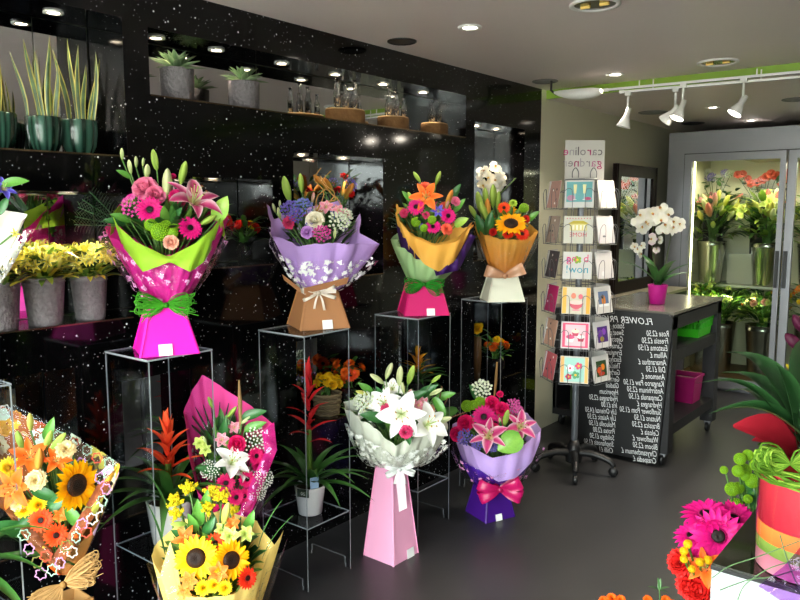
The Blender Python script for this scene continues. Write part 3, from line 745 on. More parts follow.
disc(693, 123, 2.44, .10, 'small dark ceiling vent just in front of the fridge top', RUBBER, slats=4)
disc(797, 99, 2.44, .10, 'grey slatted ceiling vent above the tall fridge, past the brightest track spotlight', GREYM, slats=4)
def recess(px, py, rad, label):
    z = 2.5; r = P(px, py, 1) - CAM; t = (z - CAMH) / r[2]; x, y = (CAM + r * t)[:2]
    o = thing('twin_downlight', label, 'light', (x, y, z))
    MB().lathe([(rad, z), (rad, z - .007), (rad * .86, z - .009), (rad * .8, z - .002)], 32, c=(x, y, 0)).obj('rim', WHITE, o)
    MB().lathe([(rad * .84, z - .003), (rad * .5, z - .0015), (.001, z - .0015)], 28, c=(x, y, 0)).obj('reflector', plain('dark_reflector' + label[:4], '#5a5a56', .12, metal=1), o)
    for s in (-.4, .4):
        q = MB(); q.tube([(x + s * rad - .02, y, z - .006), (x + s * rad + .02, y, z - .006)], .008, '#ffffff', 8); q.obj('bulb', plain('unlit_bulb' + str(s) + label[:4], '#e8c46a', .2), o)
recess(595, 4, .105, 'large round recessed reflector lamp nearest the viewer in the main ceiling')
recess(718, 62, .115, 'large round recessed lamp with two bulbs beside the green step')
# track lighting: two rails and four spot heads
def at_z(px, py, z):
    r = P(px, py, 1) - CAM; return CAM + r * ((z - CAMH) / r[2])
def rail(pa, pb, z, label):
    a, b = at_z(*pa, z), at_z(*pb, z); b = a + (b - a) * 1.6
    o = thing('lighting_track', label, 'lighting track', tuple((a + b) / 2))
    n = (b - a) / np.linalg.norm(b - a); sd = np.cross(n, ZZ)
    M_ = np.array([n, sd, ZZ]).T; L = np.linalg.norm(b - a)
    MB().box((a + b) / 2, (L, .018, .014), R=M_).obj('rail', WHITE, o, smooth=False)
    MB().box((a + b) / 2 - ZZ * .0075, (L, .006, .002), R=M_).obj('slot', RUBBER, o, smooth=False)
    MB().box(a, (.03, .022, .018), R=M_).obj('end_cap', WHITE, o, smooth=False)
    for q in (.12, .5, .9):
        p = a + (b - a) * q; MB().lathe([(.004, z), (.004, 2.44 if z < 2.44 else 2.5)], 8, c=(p[0], p[1], 0)).obj('drop_rod', WHITE, o)
    return a, b
ra, rb = rail((606, 90), (800, 72), 2.40, 'white lighting track nearer the viewer below the green step')
sa, sb = rail((622, 92), (800, 77), 2.38, 'second white lighting track running behind the first')
def head(px, py, lit, label, a, b, zc, aimv):
    # joins the rail where the picture column meets it
    best = min(((abs(proj_x(a + (b - a) * q) - px), q) for q in np.linspace(0, 1, 200)))[1]
    p = a + (b - a) * best
    o = thing('track_spotlight', label, 'spotlight', tuple(p - ZZ * .01), 'white track spotlights')
    MB().box(p - ZZ * .016, (.035, .02, .018)).obj('adapter', WHITE, o, smooth=False)
    top = p - ZZ * .03; j = p - ZZ * .13
    MB().tube([top, j], .007, '#ffffff', 8).obj('stem', WHITE, o)
    d = np.array(aimv, float); d /= np.linalg.norm(d)
    u = np.cross(d, [0.2, .3, .9]); u /= np.linalg.norm(u); w = np.cross(d, u)
    R_ = np.array([u, w, d]).T
    h = MB(); h.lathe([(.001, -.03), (.015, -.03), (.017, .02), (.026, .04), (.044, .088), (.042, .09), (.036, .083)], 24)
    h.V = [v @ R_.T + j for v in h.V]; sh = h.obj('lamp_shade', WHITE, o)
    l = MB(); l.lathe([(.039, .085), (.001, .085)], 20); l.V = [v @ R_.T + j for v in l.V]
    l.obj('lens', LAMPC if lit else plain('unlit_lens' + label[:5], '#d8d6d0', .2), sh)
    if lit: spot(*(j + d * .105), 40, 85, (1, .88, .7), d, .05, name='track_light')
def proj_x(p):
    q = np.array(p) - CAM; return 400 + FPX * q.dot(RT) / q.dot(FW)
head(628, 112, False, 'unlit track spotlight pointing straight down beside the transformer box', sa, sb, 0, (-.25, -.1, -1))
head(676, 110, False, 'unlit track spotlight tucked behind a lit one and aimed at the wall', sa, sb, 0, (-.7, .1, -.7))
head(684, 108, True, 'lit track spotlight overlapping an unlit one', ra, rb, 0, (-.25, -.35, -.9))
head(744, 104, True, 'lit track spotlight hanging alone, closest to the fridge door', ra, rb, 0, (-.4, -.35, -.85))
a = ra + (ra - rb) / np.linalg.norm(ra - rb) * .03
tf = thing('track_transformer', 'white wedge-shaped feed box where the lighting track ends by the black wall', 'feed box', tuple(a))
n = (rb - ra) / np.linalg.norm(rb - ra)
g = []
for t, (w, h0, h1) in zip(np.linspace(0, 1, 9), [(.05, 0, .012), (.06, -.02, .014), (.065, -.032, .014), (.065, -.04, .014), (.065, -.044, .014), (.065, -.044, .014), (.06, -.04, .014), (.05, -.03, .014), (.03, -.012, .01)]):
    c = a + n * (-.30 + .30 * t); sd = np.cross(n, ZZ)
    g.append([c + sd * w + ZZ * h1, c - sd * w + ZZ * h1, c - sd * w * .9 + ZZ * h0, c + sd * w * .9 + ZZ * h0])
g = np.array(g); q = MB(); q.grid(g, '#ffffff', 0, True); q.add(g[0], [(3, 2, 1, 0)], '#ffffff'); q.add(g[-1], [(0, 1, 2, 3)], '#ffffff'); q.obj('housing', WHITE, tf)
MB().tube([a + n * -.3 + ZZ * .0, a + n * -.34 + ZZ * .03, a + n * -.34 + ZZ * .1], .008, '#ffffff', 8).obj('cable', RUBBER, tf)

# ================================================================== flower fridge
FX0, FX1, FY0, FY1, FZ = -2.46, -.35, 7.1, 7.9, 2.36
fr = thing('flower_fridge', 'tall steel-framed glass door flower fridge lit from inside', 'fridge', ((FX0 + FX1) / 2, 7.5, 0))
DX = [(-2.30, -1.452), (-1.432, -.56)]
mb = MB()
mb.bb(FX0, FX1, FY0, FY1, 2.165, FZ).bb(FX0, DX[0][0] - .01, FY0, FY0 + .06, .08, 2.165).bb(DX[1][1] + .01, FX1, FY0, FY0 + .06, .08, 2.165).bb(FX0, FX1, FY0 + .02, FY1, 0, .08)
mb.bb(FX0, FX0 + .03, FY0 + .06, FY1, .08, 2.165).bb(FX1 - .03, FX1, FY0 + .06, FY1, .08, 2.165)
mb.obj('steel_casing', STEEL, fr, smooth=False)
INN = plain('fridge_lining', '#e9e2c4', .5); 
MB().bb(FX0 + .03, FX1 - .03, FY1 - .03, FY1 - .001, .08, 2.164).obj('back_lining', INN, fr, smooth=False)
MB().bb(FX0 + .03, FX0 + .16, FY0 + .06, FY1 - .03, .08, 2.164).obj('side_lining', INN, fr, smooth=False)
MB().bb(FX0 + .03, FX1 - .03, FY0 + .06, FY1 - .03, .08, .11).obj('floor_lining', plain('fridge_floor', '#6a4c2c', .5), fr, smooth=False)
MB().bb(FX0 + .16, FX1 - .03, FY0 + .33, FY1 - .03, .925, .945).obj('inner_shelf', plain('shelf_white', '#d8d6cc', .4), fr, smooth=False)
MB().bb(-1.85, -1.15, FY0 + .25, FY1 - .1, 2.10, 2.16).obj('cooler_unit', plain('cooler_grey', '#a8a494', .5), fr, smooth=False)
for i, (a, b) in enumerate(DX):
    d = MB(); t = .045
    d.bb(a, a + t + .02, FY0 - .025, FY0 + .02, .03, 2.155).bb(b - t, b, FY0 - .025, FY0 + .02, .03, 2.155)
    d.bb(a + t + .02, b - t, FY0 - .025, FY0 + .02, 2.155 - t - .02, 2.155).bb(a + t + .02, b - t, FY0 - .025, FY0 + .02, .03, .12)
    dr = d.obj('glass_door', STEEL, fr, smooth=False)
    MB().bb(a + t + .02, b - t, FY0 - .006, FY0, .12, 2.155 - t - .02).obj('door_pane', GLASS, dr, smooth=False)
    hx = b - .022 if i == 0 else a + .022
    h = MB().bb(hx - .014, hx + .014, FY0 - .055, FY0 - .04, .98, 1.30).bb(hx - .008, hx + .008, FY0 - .04, FY0 - .025, 1.0, 1.02).bb(hx - .008, hx + .008, FY0 - .04, FY0 - .025, 1.26, 1.28)
    h.obj('door_handle', RUBBER, dr, smooth=False)
    MB().bb(a - .008, a - .001, FY0 - .012, FY0 + .01, .03, 2.16).obj('door_gasket', RUBBER, dr, smooth=False)
MB().bb(DX[0][0] - .01, DX[1][1] + .01, FY0 - .012, FY0 + .01, 2.157, 2.164).obj('gasket', RUBBER, fr, smooth=False)
MB().tube([(-2.235, FY0 + .07, .3), (-2.235, FY0 + .07, 2.1)], .007, '#ffffff', 10).obj('lamp_tube', emit('fridge_lamp', '#fff1c0', 9), fr)
for (x, y, z, p) in ((-1.9, FY0 + .18, 2.05, 8), (-1.2, FY0 + .18, 2.05, 7), (-1.9, FY0 + .16, .86, 3)):
    l = bpy.data.lights.new('fridge_light', 'AREA'); l.energy = p; l.color = (1, .92, .68); l.shape = 'RECTANGLE'; l.size = .6; l.size_y = .08
    o = bpy.data.objects.new('fridge_light', l); COL.objects.link(o); o.location = (x, y, z)

def bucket(name, label, x, y, z, h, r0, r1, mat, group, rim=True, handle=False, col='#ffffff'):
    o = thing(name, label, 'bucket', (x, y, z), group)
    p = [(.001, z + .004), (r0, z), (r0 + .003, z + .01), (mix(r0, r1, .9), z + h * .9), (mix(r0, r1, .92) + .004, z + h * .91), (mix(r0, r1, .94), z + h * .93), (r1, z + h), (r1 + .004, z + h + .002), (r1 - .004, z + h), (r0 - .006, z + .02)]
    MB().lathe(p, 36, col, (x, y, 0)).obj('body', mat, o)
    return o
def mass(root, c, rad, hgt, n, spec, leaves, LL, seed, cup=.6, lc=None, kbase='#4a7a2c', lim=None):
    """stems fanning from the bucket mouth c: spec = [(kind, count, size)]"""
    r = random.Random(seed); g = MB(); c = np.array(c, float)
    heads = []
    for k, cnt, size in spec:
        for i in range(cnt):
            t = r.uniform(0, 2 * PI); q = math.sqrt(r.random()); h = hgt * (1 - .45 * q * r.uniform(.4, 1)) * r.uniform(.75, 1.05)
            p = c + np.array([rad * q * math.cos(t), rad * q * math.sin(t), h])
            if c[1] > 7: p = np.clip(p, [-2.24, 7.18, 0], [-.4, 7.8, 9])
            elif c[0] < -2.6: p[0] = max(p[0], -2.80)
            heads.append(p); d = np.array([math.cos(t) * q * 1.2, math.sin(t) * q * 1.2 - .35, .5 if 'bud' not in k else 1.2])
            o = place(root, k, p, size * r.uniform(.85, 1.15), d)
            g.tube([c - ZZ * .02 + np.array([r.uniform(-.03, .03), r.uniform(-.03, .03), 0]), c + (p - c) * np.array([.35, .35, .55]), p], .003, kbase, 5, cap=False)
    for i in range(leaves):
        t = r.uniform(0, 2 * PI); q = math.sqrt(r.random()); h = hgt * r.uniform(.05, .85)
        p = c + np.array([rad * q * .8 * math.cos(t), rad * q * .8 * math.sin(t), h])
        d = np.array([math.cos(t), math.sin(t), r.uniform(.1, 1.1)]); cc = (lc or GREENS)[r.randrange(len(lc or GREENS))]
        leafblade(g, p, d, LL * r.uniform(.7, 1.3), LL * .16, *cc, bend=r.uniform(-60, -5))
    if c[1] > 7: lim = (-2.29, -.4, 7.125, 7.86)
    elif c[0] < -2.6: lim = (-2.842, -1, -9, 9)
    if lim: g.V = [np.clip(v, [lim[0], lim[2], -9], [lim[1], lim[3], 9]) for v in g.V]
    g.obj('foliage', LEAF, root)
YG = [('#5f8a2a', '#94b444'), ('#3f6f22', '#6f9a34'), ('#7a9c36', '#b8c456'), ('#1f4418', '#3a6826'), ('#17381a', '#2f5a26')]
def fb(px, py, y, label, h, r0, r1, z=None):
    r = P(px, py, 1) - CAM; t = y / r[1]; p = CAM + r * t
    return p
p = fb(711, 242, 7.55, '', 0, 0, 0)
def tallbucket(name, label, px, pytop, y, zb, r1, grp='metal flower buckets in the fridge'):
    p = fb(px, pytop, y, '', 0, 0, 0); return bucket(name, label, p[0], y, zb, p[2] - zb, r1 * .72, r1, GALV, grp), np.array([p[0], y, p[2]])
o, c = tallbucket('metal_bucket', 'tall metal bucket of pink and yellow lilies on the fridge shelf', 712, 241, 7.55, .945, .135)
fl = thing('lily_bunch', 'bunch of pink and cream lilies in bud on the upper fridge shelf', 'flowers', tuple(c), 'flower bunches in the fridge')
mass(fl, c, .26, .48, 0, [('bud_y', 18, .15), ('bud_lp', 7, .18), ('lily_pk', 1, .18), ('bud_p', 4, .17), ('bud_w', 10, .15)], 130, .15, 2, lc=YG)
o, c2 = tallbucket('metal_bucket', 'tall metal bucket of green-budded lilies under the coral roses in the fridge', 767, 243, 7.55, .945, .14)
fl = thing('lily_bunch', 'bunch of green-budded white lilies under the coral roses in the fridge', 'flowers', tuple(c2), 'flower bunches in the fridge')
mass(fl, c2, .26, .46, 0, [('bud_y', 18, .15), ('bud_w', 11, .15), ('alst_y', 3, .16), ('bud_lp', 4, .19)], 140, .15, 4, lc=YG)
o, c3 = tallbucket('metal_bucket', 'tall metal bucket on the fridge shelf behind the second glass door', 815, 243, 7.5, .945, .14)
fl = thing('lily_bunch', 'yellow-budded lilies on the fridge shelf behind the second glass door', 'flowers', tuple(c3), 'flower bunches in the fridge')
mass(fl, c3, .22, .42, 0, [('bud_y', 8, .12), ('bud_o', 5, .13), ('rose_pe', 4, .09)], 50, .17, 6, lc=YG)
# back row: coral roses and small mixed sprays in a hidden bucket each
r = random.Random(5)
def toprow(px, py, label, k, n, size, w, seed, nm, sub=None):
    p = fb(px, py, 7.70, '', 0, 0, 0); zb = .945; h = p[2] - zb - .34
    b = bucket('plastic_bucket', 'dark bucket at the back of the fridge holding ' + label, p[0], 7.70, zb, h, .08, .1, RUBBER, 'back buckets in the fridge')
    cc = np.array([p[0], 7.70, zb + h]); fl = thing(nm, label + ' along the top back of the fridge', 'flowers', tuple(cc), 'flower bunches in the fridge')
    g = MB(); rr = random.Random(seed)
    for i in range(n):
        q = np.array([p[0] + w * ((i + .5) / n * 2 - 1), 7.70 + rr.uniform(-.05, .05), p[2] + rr.uniform(-.05, .045)])
        place(fl, k if not sub or i % 2 else sub, q, size * rr.uniform(.85, 1.1), (rr.uniform(-.3, .3), -1, .5)); g.tube([cc + np.array([rr.uniform(-.05, .05), 0, -.03]), (cc + q) / 2, q - ZZ * .02], .003, '#3a5a22', 5, cap=False)
    for i in range(44):
        q = np.array([p[0] + w * rr.uniform(-1, 1), 7.70 + rr.uniform(-.06, .06), p[2] - rr.uniform(.04, .3)])
        leafblade(g, q, (rr.uniform(-1, 1), rr.uniform(-1, .2), rr.uniform(0, .6)), .1, .022, *rr.choice(GREENS), bend=-30)
    g.obj('foliage', LEAF, fl)
toprow(764, 178, 'coral orange roses', 'rose_co', 12, .085, .25, 8, 'rose_bunch')
toprow(716, 176, 'small yellow and purple mixed sprays', 'spr_w', 6, .1, .16, 9, 'mixed_spray_bunch', 'spr_p')
tag(MB().bb(-2.02, -1.68, 7.60, 7.66, .946, 1.235, '#c9c6ba').obj('white_flower_crate', CARD, loc=(-1.85, 7.63, .946), smooth=False), 'pale crate standing between the two upper fridge buckets', 'crate')
# lower row
o, c = tallbucket('metal_bucket', 'wide metal bucket on the fridge floor in front of the door handles', 763, 325, 7.36, .11, .15)
fl = thing('alstroemeria_bunch', 'leafy alstroemerias with orange buds in the widest bucket on the fridge floor', 'flowers', tuple(c), 'flower bunches in the fridge')
mass(fl, c, .22, .34, 0, [('alst_y', 12, .06), ('bud_o', 8, .05), ('rose_pe', 2, .06), ('bud_s', 10, .05)], 170, .12, 12, lc=YG)
o, c = tallbucket('metal_bucket', 'metal bucket on the fridge floor seen behind the counter leg', 722, 322, 7.40, .11, .12)
fl = thing('alstroemeria_bunch', 'bushy green alstroemerias in the middle of the fridge floor', 'flowers', tuple(c), 'flower bunches in the fridge')
mass(fl, c, .24, .34, 0, [('alst_y', 10, .06), ('bud_s', 16, .05)], 190, .12, 13, lc=YG)
o, c = tallbucket('metal_bucket', 'metal bucket on the fridge floor beside the bright lamp tube', 702, 318, 7.36, .11, .12)
fl = thing('alstroemeria_bunch', 'yellow-green alstroemerias beside the lamp tube in the fridge', 'flowers', tuple(c), 'flower bunches in the fridge')
mass(fl, c, .15, .38, 0, [('alst_y', 10, .06), ('bud_y', 8, .06)], 130, .12, 14, lc=YG)
o, c = tallbucket('metal_bucket', 'metal bucket of mixed flowers on the fridge floor behind the second glass door', 812, 320, 7.36, .11, .14)
fl = thing('mixed_bunch', 'yellow and pink mixed flowers on the fridge floor behind the second glass door', 'flowers', tuple(c), 'flower bunches in the fridge')
mass(fl, c, .2, .36, 0, [('chr_y', 6, .07), ('rose_pk', 4, .08), ('alst_o', 5, .08)], 70, .1, 15, lc=YG)

# ================================================================== counter with price board, trolley, mirror
ct = thing('counter_table', 'dark work counter with a price chalkboard on its front and castors', 'counter', (-1.9, 5.2, 0))
CX0, CX1, CY0, CY1, CZ = -2.16, -1.545, 4.68, 5.74, 1.012
MB().bb(CX0, CX1, CY0, CY1, CZ - .018, CZ).obj('counter_top', plain('counter_top_steel', '#8f8a80', .2, metal=.6), ct, smooth=False)
for (x, y) in ((CX0 + .05, CY0 + .05), (CX1 - .05, CY0 + .05), (CX0 + .05, CY1 - .05), (CX1 - .05, CY1 - .05)):
    MB().bb(x - .045, x + .045, y - .045, y + .045, .09, CZ - .018).obj('leg', WOODB, ct, smooth=False)
    w = MB(); w.lathe([(.001, -.012), (.035, -.012), (.038, 0), (.035, .012), (.001, .012)], 18); w.V = [v[:, [2, 0, 1]] + np.array([x, y, .039]) for v in w.V]
    c_ = w.obj('castor', RUBBER, ct); MB().bb(x - .02, x + .02, y - .015, y + .015, .06, .09).obj('castor_fork', STEEL, c_, smooth=False)
MB().bb(CX0 + .005, CX1 - .005, CY0 + .005, CY1 - .005, .90, .981).obj('top_rail', WOODB, ct, smooth=False)
MB().bb(CX0 + .01, CX1 - .01, CY0 + .01, CY1 - .01, .68, .76).obj('middle_shelf', WOODB, ct, smooth=False)
MB().bb(CX0 + .01, CX1 - .01, CY0 + .01, CY1 - .01, .20, .27).obj('bottom_shelf', WOODB, ct, smooth=False)
MB().bb(CX0 + .01, CX0 + .03, CY0 + .1, CY1 - .1, .27, .68).obj('side_panel', WOODB, ct, smooth=False)
bm_ = MB(); bx = CX1 - .055
bq = [(CX0, .03), (bx - .03, .03), (bx - .008, .04), (bx, .065), (CX1, .965), (CX1 - .008, .985), (CX1 - .03, 1.0), (CX0, 1.0)]
for yy, fl_ in ((CY0 - .022, 0), (CY0 - .002, 1)): bm_.add([(x, yy, z) for x, z in (bq[::-1] if fl_ else bq)], [tuple(range(8))], '#000000')
for k in range(8):
    (xa, za), (xb_, zb_) = bq[k], bq[(k + 1) % 8]; bm_.add([(xa, CY0 - .022, za), (xa, CY0 - .002, za), (xb_, CY0 - .002, zb_), (xb_, CY0 - .022, zb_)], [(0, 1, 2, 3)], '#000000')
board = bm_.obj('price_chalkboard', plain('chalkboard', '#121316', .55, vary=.4, bscale=6), ct, smooth=False)
def text_mb(body, size, space=1.0, align='LEFT', shear=0.0):
    cu = bpy.data.curves.new('lettering', 'FONT'); cu.body = body; cu.size = size; cu.space_line = space; cu.align_x = align; cu.resolution_u = 2; cu.shear = shear
    o = bpy.data.objects.new('lettering', cu); COL.objects.link(o); bpy.context.view_layer.update()
    me = bpy.data.meshes.new_from_object(o.evaluated_get(bpy.context.evaluated_depsgraph_get()))
    v = np.array([q.co[:] for q in me.vertices]); f = [tuple(p.vertices) for p in me.polygons]
    bpy.data.objects.remove(o); bpy.data.curves.remove(cu); bpy.data.meshes.remove(me); return v, f
CHALK = attr_mat('chalk', .9)
def chalk(body, x_right, z, size, space, slant, sx=.85):
    """lettering reads mirrored, as the picture is: lines start at the right"""
    v, f = text_mb(body, size, space, shear=.35)
    shear = .18
    X = x_right - (v[:, 0] + v[:, 1] * 0) * sx - shear * (v[:, 1] % (size * 2)) * 0; Z = z + v[:, 1] + v[:, 0] * slant
    X = X - .055 * (1 - Z)
    W = np.stack([X, np.full(len(X), CY0 - .0235), Z], -1)
    m = MB(); m.add(W, [q[::-1] for q in f], '#e9ebee'); m.obj('chalk_lettering', CHALK, board, smooth=False)
chalk('FLOWER PRICES', CX1 - .115, .925, .06, 1, -.02, .9)
RC = ['Rose £2.50', 'Freesia £2.50', 'Eustoma £1:50', 'Allium £', 'Amaranthus £', 'Dill £1.50', 'Anemone £', 'Kangaroo Paw £1.50', 'Antirrhinum £2.50', 'Campanula £1.50', 'Hydrangea £', 'Sunflower Pom £1.50', 'Nutans £1.50', 'Brassica £2.50', 'Celosia £', 'Waxflower £', 'Bloom £2.50', 'Chrysanthemum £', 'Craspedia £']
LC = ['Statice', 'Sweet pea', 'Gypsophila', 'Carnation', 'Eryngium', 'Eucalyptus', 'Thistle', 'Gerbera', 'Germini', 'Gladioli', 'Hypericum', 'Hydrangea £2.50', 'Iris £1.00', 'Lily Oriental £4.50', 'Lily Asiatic £3.50', 'Molucella £1.50', 'Protea £2.00', 'Solidago £1.50', 'Stephanotis £1.50', 'Chilli £1']
chalk('\n'.join(RC), CX1 - .008, .862, .054, .86, -.05, .58)
chalk('\n'.join(LC), CX1 - .30, .885, .052, .86, -.05, .56)

gb = thing('green_basket', 'bright green plastic basket on the middle shelf of the counter', 'basket', (-1.68, 5.46, .76))
def basket(o, x0, x1, y0, y1, z, h, col, sl=.015, holes=True):
    m = MB(); t = .004
    def rg(e, zz): return [(x0 - e, y0 - e, zz), (x1 + e, y0 - e, zz), (x1 + e, y1 + e, zz), (x0 - e, y1 + e, zz)]
    g = np.array([rg(0, z), rg(sl * .4, z + h * .4)]); m.grid(g, col, 0, True)
    m.add(g[0], [(3, 2, 1, 0)], col)
    k = 8
    for a, b in ((0, 1), (1, 2), (2, 3), (3, 0)):
        A, B = np.array(rg(sl * .4, z + h * .4)), np.array(rg(sl, z + h))
        for i in range(k + 1):
            q = i / k; p0 = A[a] * (1 - q) + A[b] * q; p1 = B[a] * (1 - q) + B[b] * q; m.tube([p0, p1], .006, col, 4)
        m.tube([A[a] * .5 + B[a] * .5, A[b] * .5 + B[b] * .5], .005, col, 4)
    body = m.obj('basket_body', PLASTIC, o, smooth=False)
    r_ = MB(); B = rg(sl + .003, z + h); r_.tube(B + [B[0], B[1]], .009, col, 6); r_.obj('basket_rim', PLASTIC, o)
basket(gb, -1.78, -1.585, 5.32, 5.60, .76, .15, '#3fc21e')
pk = thing('pink_box', 'open magenta square pot standing on the bottom shelf of the counter', 'pot', (-1.70, 5.46, .27))
m = MB(); 
g = np.array([[(-1.70 + sx * w, 5.46 + sy * w, zz) for sx, sy in ((-1, -1), (1, -1), (1, 1), (-1, 1))] for w, zz in ((.082, .27), (.096, .45), (.104, .45), (.104, .465), (.094, .465), (.08, .285))]); m.grid(g, '#b01a6c', 0, True); m.add(g[0], [(3, 2, 1, 0)], '#b01a6c')
m.obj('pot_body', PLASTIC, pk, smooth=False); MB().bb(-1.78, -1.62, 5.38, 5.54, .42, .43, '#30241a').obj('soil', MATTE, pk, smooth=False)

# low black trolley along the wall with pale top; the mirror leans above it
tr = thing('storage_trolley', 'low black wheeled trolley with a pale top against the wall behind the card rack', 'trolley', (-2.42, 6.0, 0))
TX0, TX1, TY0, TY1, TZ = -2.585, -2.2, 5.12, 6.98, .945
MB().bb(TX0, TX1 + .02, TY0 - .01, TY1, TZ - .025, TZ).obj('trolley_top', plain('beige_worktop', '#a39a86', .35), tr, smooth=False)
MB().bb(TX0, TX1, TY0, TY1, .60, TZ - .025).bb(TX0, TX1, TY0, TY1, .09, .14).bb(TX0, TX0 + .02, TY0, TY1, .14, .60).bb(TX0, TX1, TY0 + .3, TY0 + .32, .14, .60).bb(TX1 - .03, TX1, TY0, TY0 + .03, .14, .6).bb(TX0, TX0 + .03, TY0, TY0 + .03, .14, .6).obj('cabinet_body', WOODB, tr, smooth=False)
for x in (TX0 + .05, TX1 - .05):
    for y in (TY0 + .06, TY1 - .06):
        w = MB(); w.lathe([(.001, -.013), (.038, -.013), (.041, 0), (.038, .013), (.001, .013)], 18); w.V = [v[:, [2, 0, 1]] + np.array([x, y, .042]) for v in w.V]
        c_ = w.obj('castor', RUBBER, tr); MB().bb(x - .02, x + .02, y - .016, y + .016, .06, .09).obj('castor_fork', STEEL, c_, smooth=False)
lb = thing('lime_box', 'small lime green carton on the lower shelf of the black trolley', 'box', (-2.37, 5.22, .14))
MB().bb(-2.46, -2.28, 5.16, 5.28, .14, .36, '#26331a').obj('carton_body', CARD, lb, smooth=False); MB().bb(-2.44, -2.34, 5.155, 5.1595, .24, .32, '#b6cf2a').obj('carton_label', CARD, lb, smooth=False)['label'] = 'bright lime label'

mi = thing('framed_mirror', 'dark wood framed mirror leaning on the trolley beside the fridge', 'mirror', (-2.5, 6.42, TZ))
MY0, MY1, MZ0, MZ1, MX = 5.93, 6.86, TZ, 2.03, -2.47
fw = .1
m = MB().bb(MX - .035, MX, MY0, MY0 + fw, MZ0, MZ1).bb(MX - .035, MX, MY1 - fw, MY1, MZ0, MZ1).bb(MX - .035, MX, MY0 + fw, MY1 - fw, MZ0, MZ0 + fw).bb(MX - .035, MX, MY0 + fw, MY1 - fw, MZ1 - fw, MZ1)
m.bb(MX, MX + .008, MY0 + .02, MY0 + .04, MZ0, MZ1).bb(MX, MX + .008, MY1 - .04, MY1 - .02, MZ0, MZ1)
m.obj('mirror_frame', FRAME, mi, smooth=False)
MB().bb(MX - .03, MX - .012, MY0 + fw, MY1 - fw, MZ0 + fw, MZ1 - fw).obj('mirror_glass', MIRROR, mi, smooth=False)
MB().bb(-2.6, MX - .03, 6.3, 6.5, MZ0, MZ0 + .06).obj('mirror_foot', FRAME, mi, smooth=False)

# ================================================================== card spinner rack
SX, SY = -2.005, 4.28
rk = thing('card_spinner', 'tall grey wire card rack on a black five-castor base with a sign on top', 'card rack', (SX, SY, 0))
MB().lathe([(.02, .15), (.02, 1.84)], 14, c=(SX, SY, 0)).obj('pole', plain('rack_pole', '#70747a', .3, metal=.5), rk)
bs = MB(); bs.lathe([(.05, .06), (.055, .10), (.04, .16), (.026, .2), (.022, .2)], 18, c=(SX, SY, 0)); base = bs.obj('base_hub', RUBBER, rk)
for k in range(5):
    t = k / 5 * 2 * PI + math.radians(-62); d = np.array([math.cos(t), math.sin(t), 0]); c = np.array([SX, SY, 0])
    MB().tube(smooth([c + ZZ * .12 + d * .03, c + d * .12 + ZZ * .125, c + d * .22 + ZZ * .10, c + d * .25 + ZZ * .075], 10), np.linspace(.026, .018, 10), '#000000', 8).obj('base_leg', RUBBER, rk)
    p = c + d * .25; w = MB(); w.lathe([(.001, -.014), (.026, -.014), (.03, -.006), (.03, .006), (.026, .014), (.001, .014)], 16)
    s_ = np.array([-d[1], d[0], 0]); R_ = np.array([d, ZZ, s_]).T; w.V = [v @ R_.T + p + ZZ * .031 for v in w.V]
    q = w.obj('castor', RUBBER, rk); MB().box(p + ZZ * .062, (.02, .02, .03)).obj('castor_fork', RUBBER, q, smooth=False)
az0 = math.radians(-12)
def colvec(k):
    a = math.radians((-17, 41, 118, 180, 240, 282)[k]); n = TO * math.cos(a) + RT * math.sin(a); return n, np.cross(ZZ, n)
CENT = np.array([SX, SY, 0]); RR = .172
PITCH = [1.66 - .2106 * i for i in range(6)]     # bottoms of the six tiers
wires = MB()
def loop(z, rad, mb, r=.0035):
    a = np.linspace(0, 2 * PI, 25); mb.tube([(SX + rad * math.cos(t), SY + rad * math.sin(t), z) for t in a], r, '#000000', 5, cap=False)
for z in (1.832, 1.2, .59): loop(z, .10, wires)
for k in range(12):
    a = k / 12 * 2 * PI; p = np.array([SX + .10 * math.cos(a), SY + .10 * math.sin(a), 0]); wires.tube([p + ZZ * .59, p + ZZ * 1.832], .0022, '#000000', 5)
for z in (1.832, .59):
    for k in range(3):
        a = k / 3 * PI; d = np.array([math.cos(a), math.sin(a), 0]) * .1; wires.tube([CENT + d + ZZ * z, CENT - d + ZZ * z], .003, '#000000', 5)
wires.obj('wire_frame', WIRE, rk)
CW, CHT = .168, .162
TIERN = ['top', 'second', 'third', 'fourth', 'fifth', 'bottom']
def pocket(k, zb):
    n, s = colvec(k); c = CENT + n * RR; m = MB(); w = CW / 2 + .008
    for sg in (-1, 1):
        m.tube([c - n * .05 + s * sg * w * .75 + ZZ * zb, c + s * sg * w + n * .028 + ZZ * (zb - .005), c + s * sg * w + n * .036 + ZZ * (zb + .09)], .0018, '#000000', 4)
        m.tube(smooth([c + s * sg * w + n * .036 + ZZ * (zb + .09), c + s * sg * w * .7 + n * .036 + ZZ * (zb + .115), c + s * sg * w * .42 + n * .036 + ZZ * (zb + .10), c + s * sg * w * .4 + n * .036 + ZZ * zb], 9), .0018, '#000000', 4)
    m.tube([c - s * w + n * .03 + ZZ * (zb - .005), c + s * w + n * .03 + ZZ * (zb - .005)], .0018, '#000000', 4)
    m.tube([c - s * w - n * .04 + ZZ * (zb + .1), c + s * w - n * .04 + ZZ * (zb + .1)], .0016, '#000000', 4)
    m.obj('wire_pocket', WIRE, rk)
for zb in PITCH:
    for k in range(6): pocket(k, zb)
def heart(cx, cy, r, n=16):
    return [(cx + r * math.sin(t) ** 3, cy + r * (.81 * math.cos(t) - .31 * math.cos(2 * t) - .12 * math.cos(3 * t))) for t in np.linspace(0, 2 * PI, n, endpoint=False)]
def ell(cx, cy, rx, ry, n=14, a0=0, a1=2 * PI): return [(cx + rx * math.cos(t), cy + ry * math.sin(t)) for t in np.linspace(a0, a1, n, endpoint=(a1 - a0) < 6)]
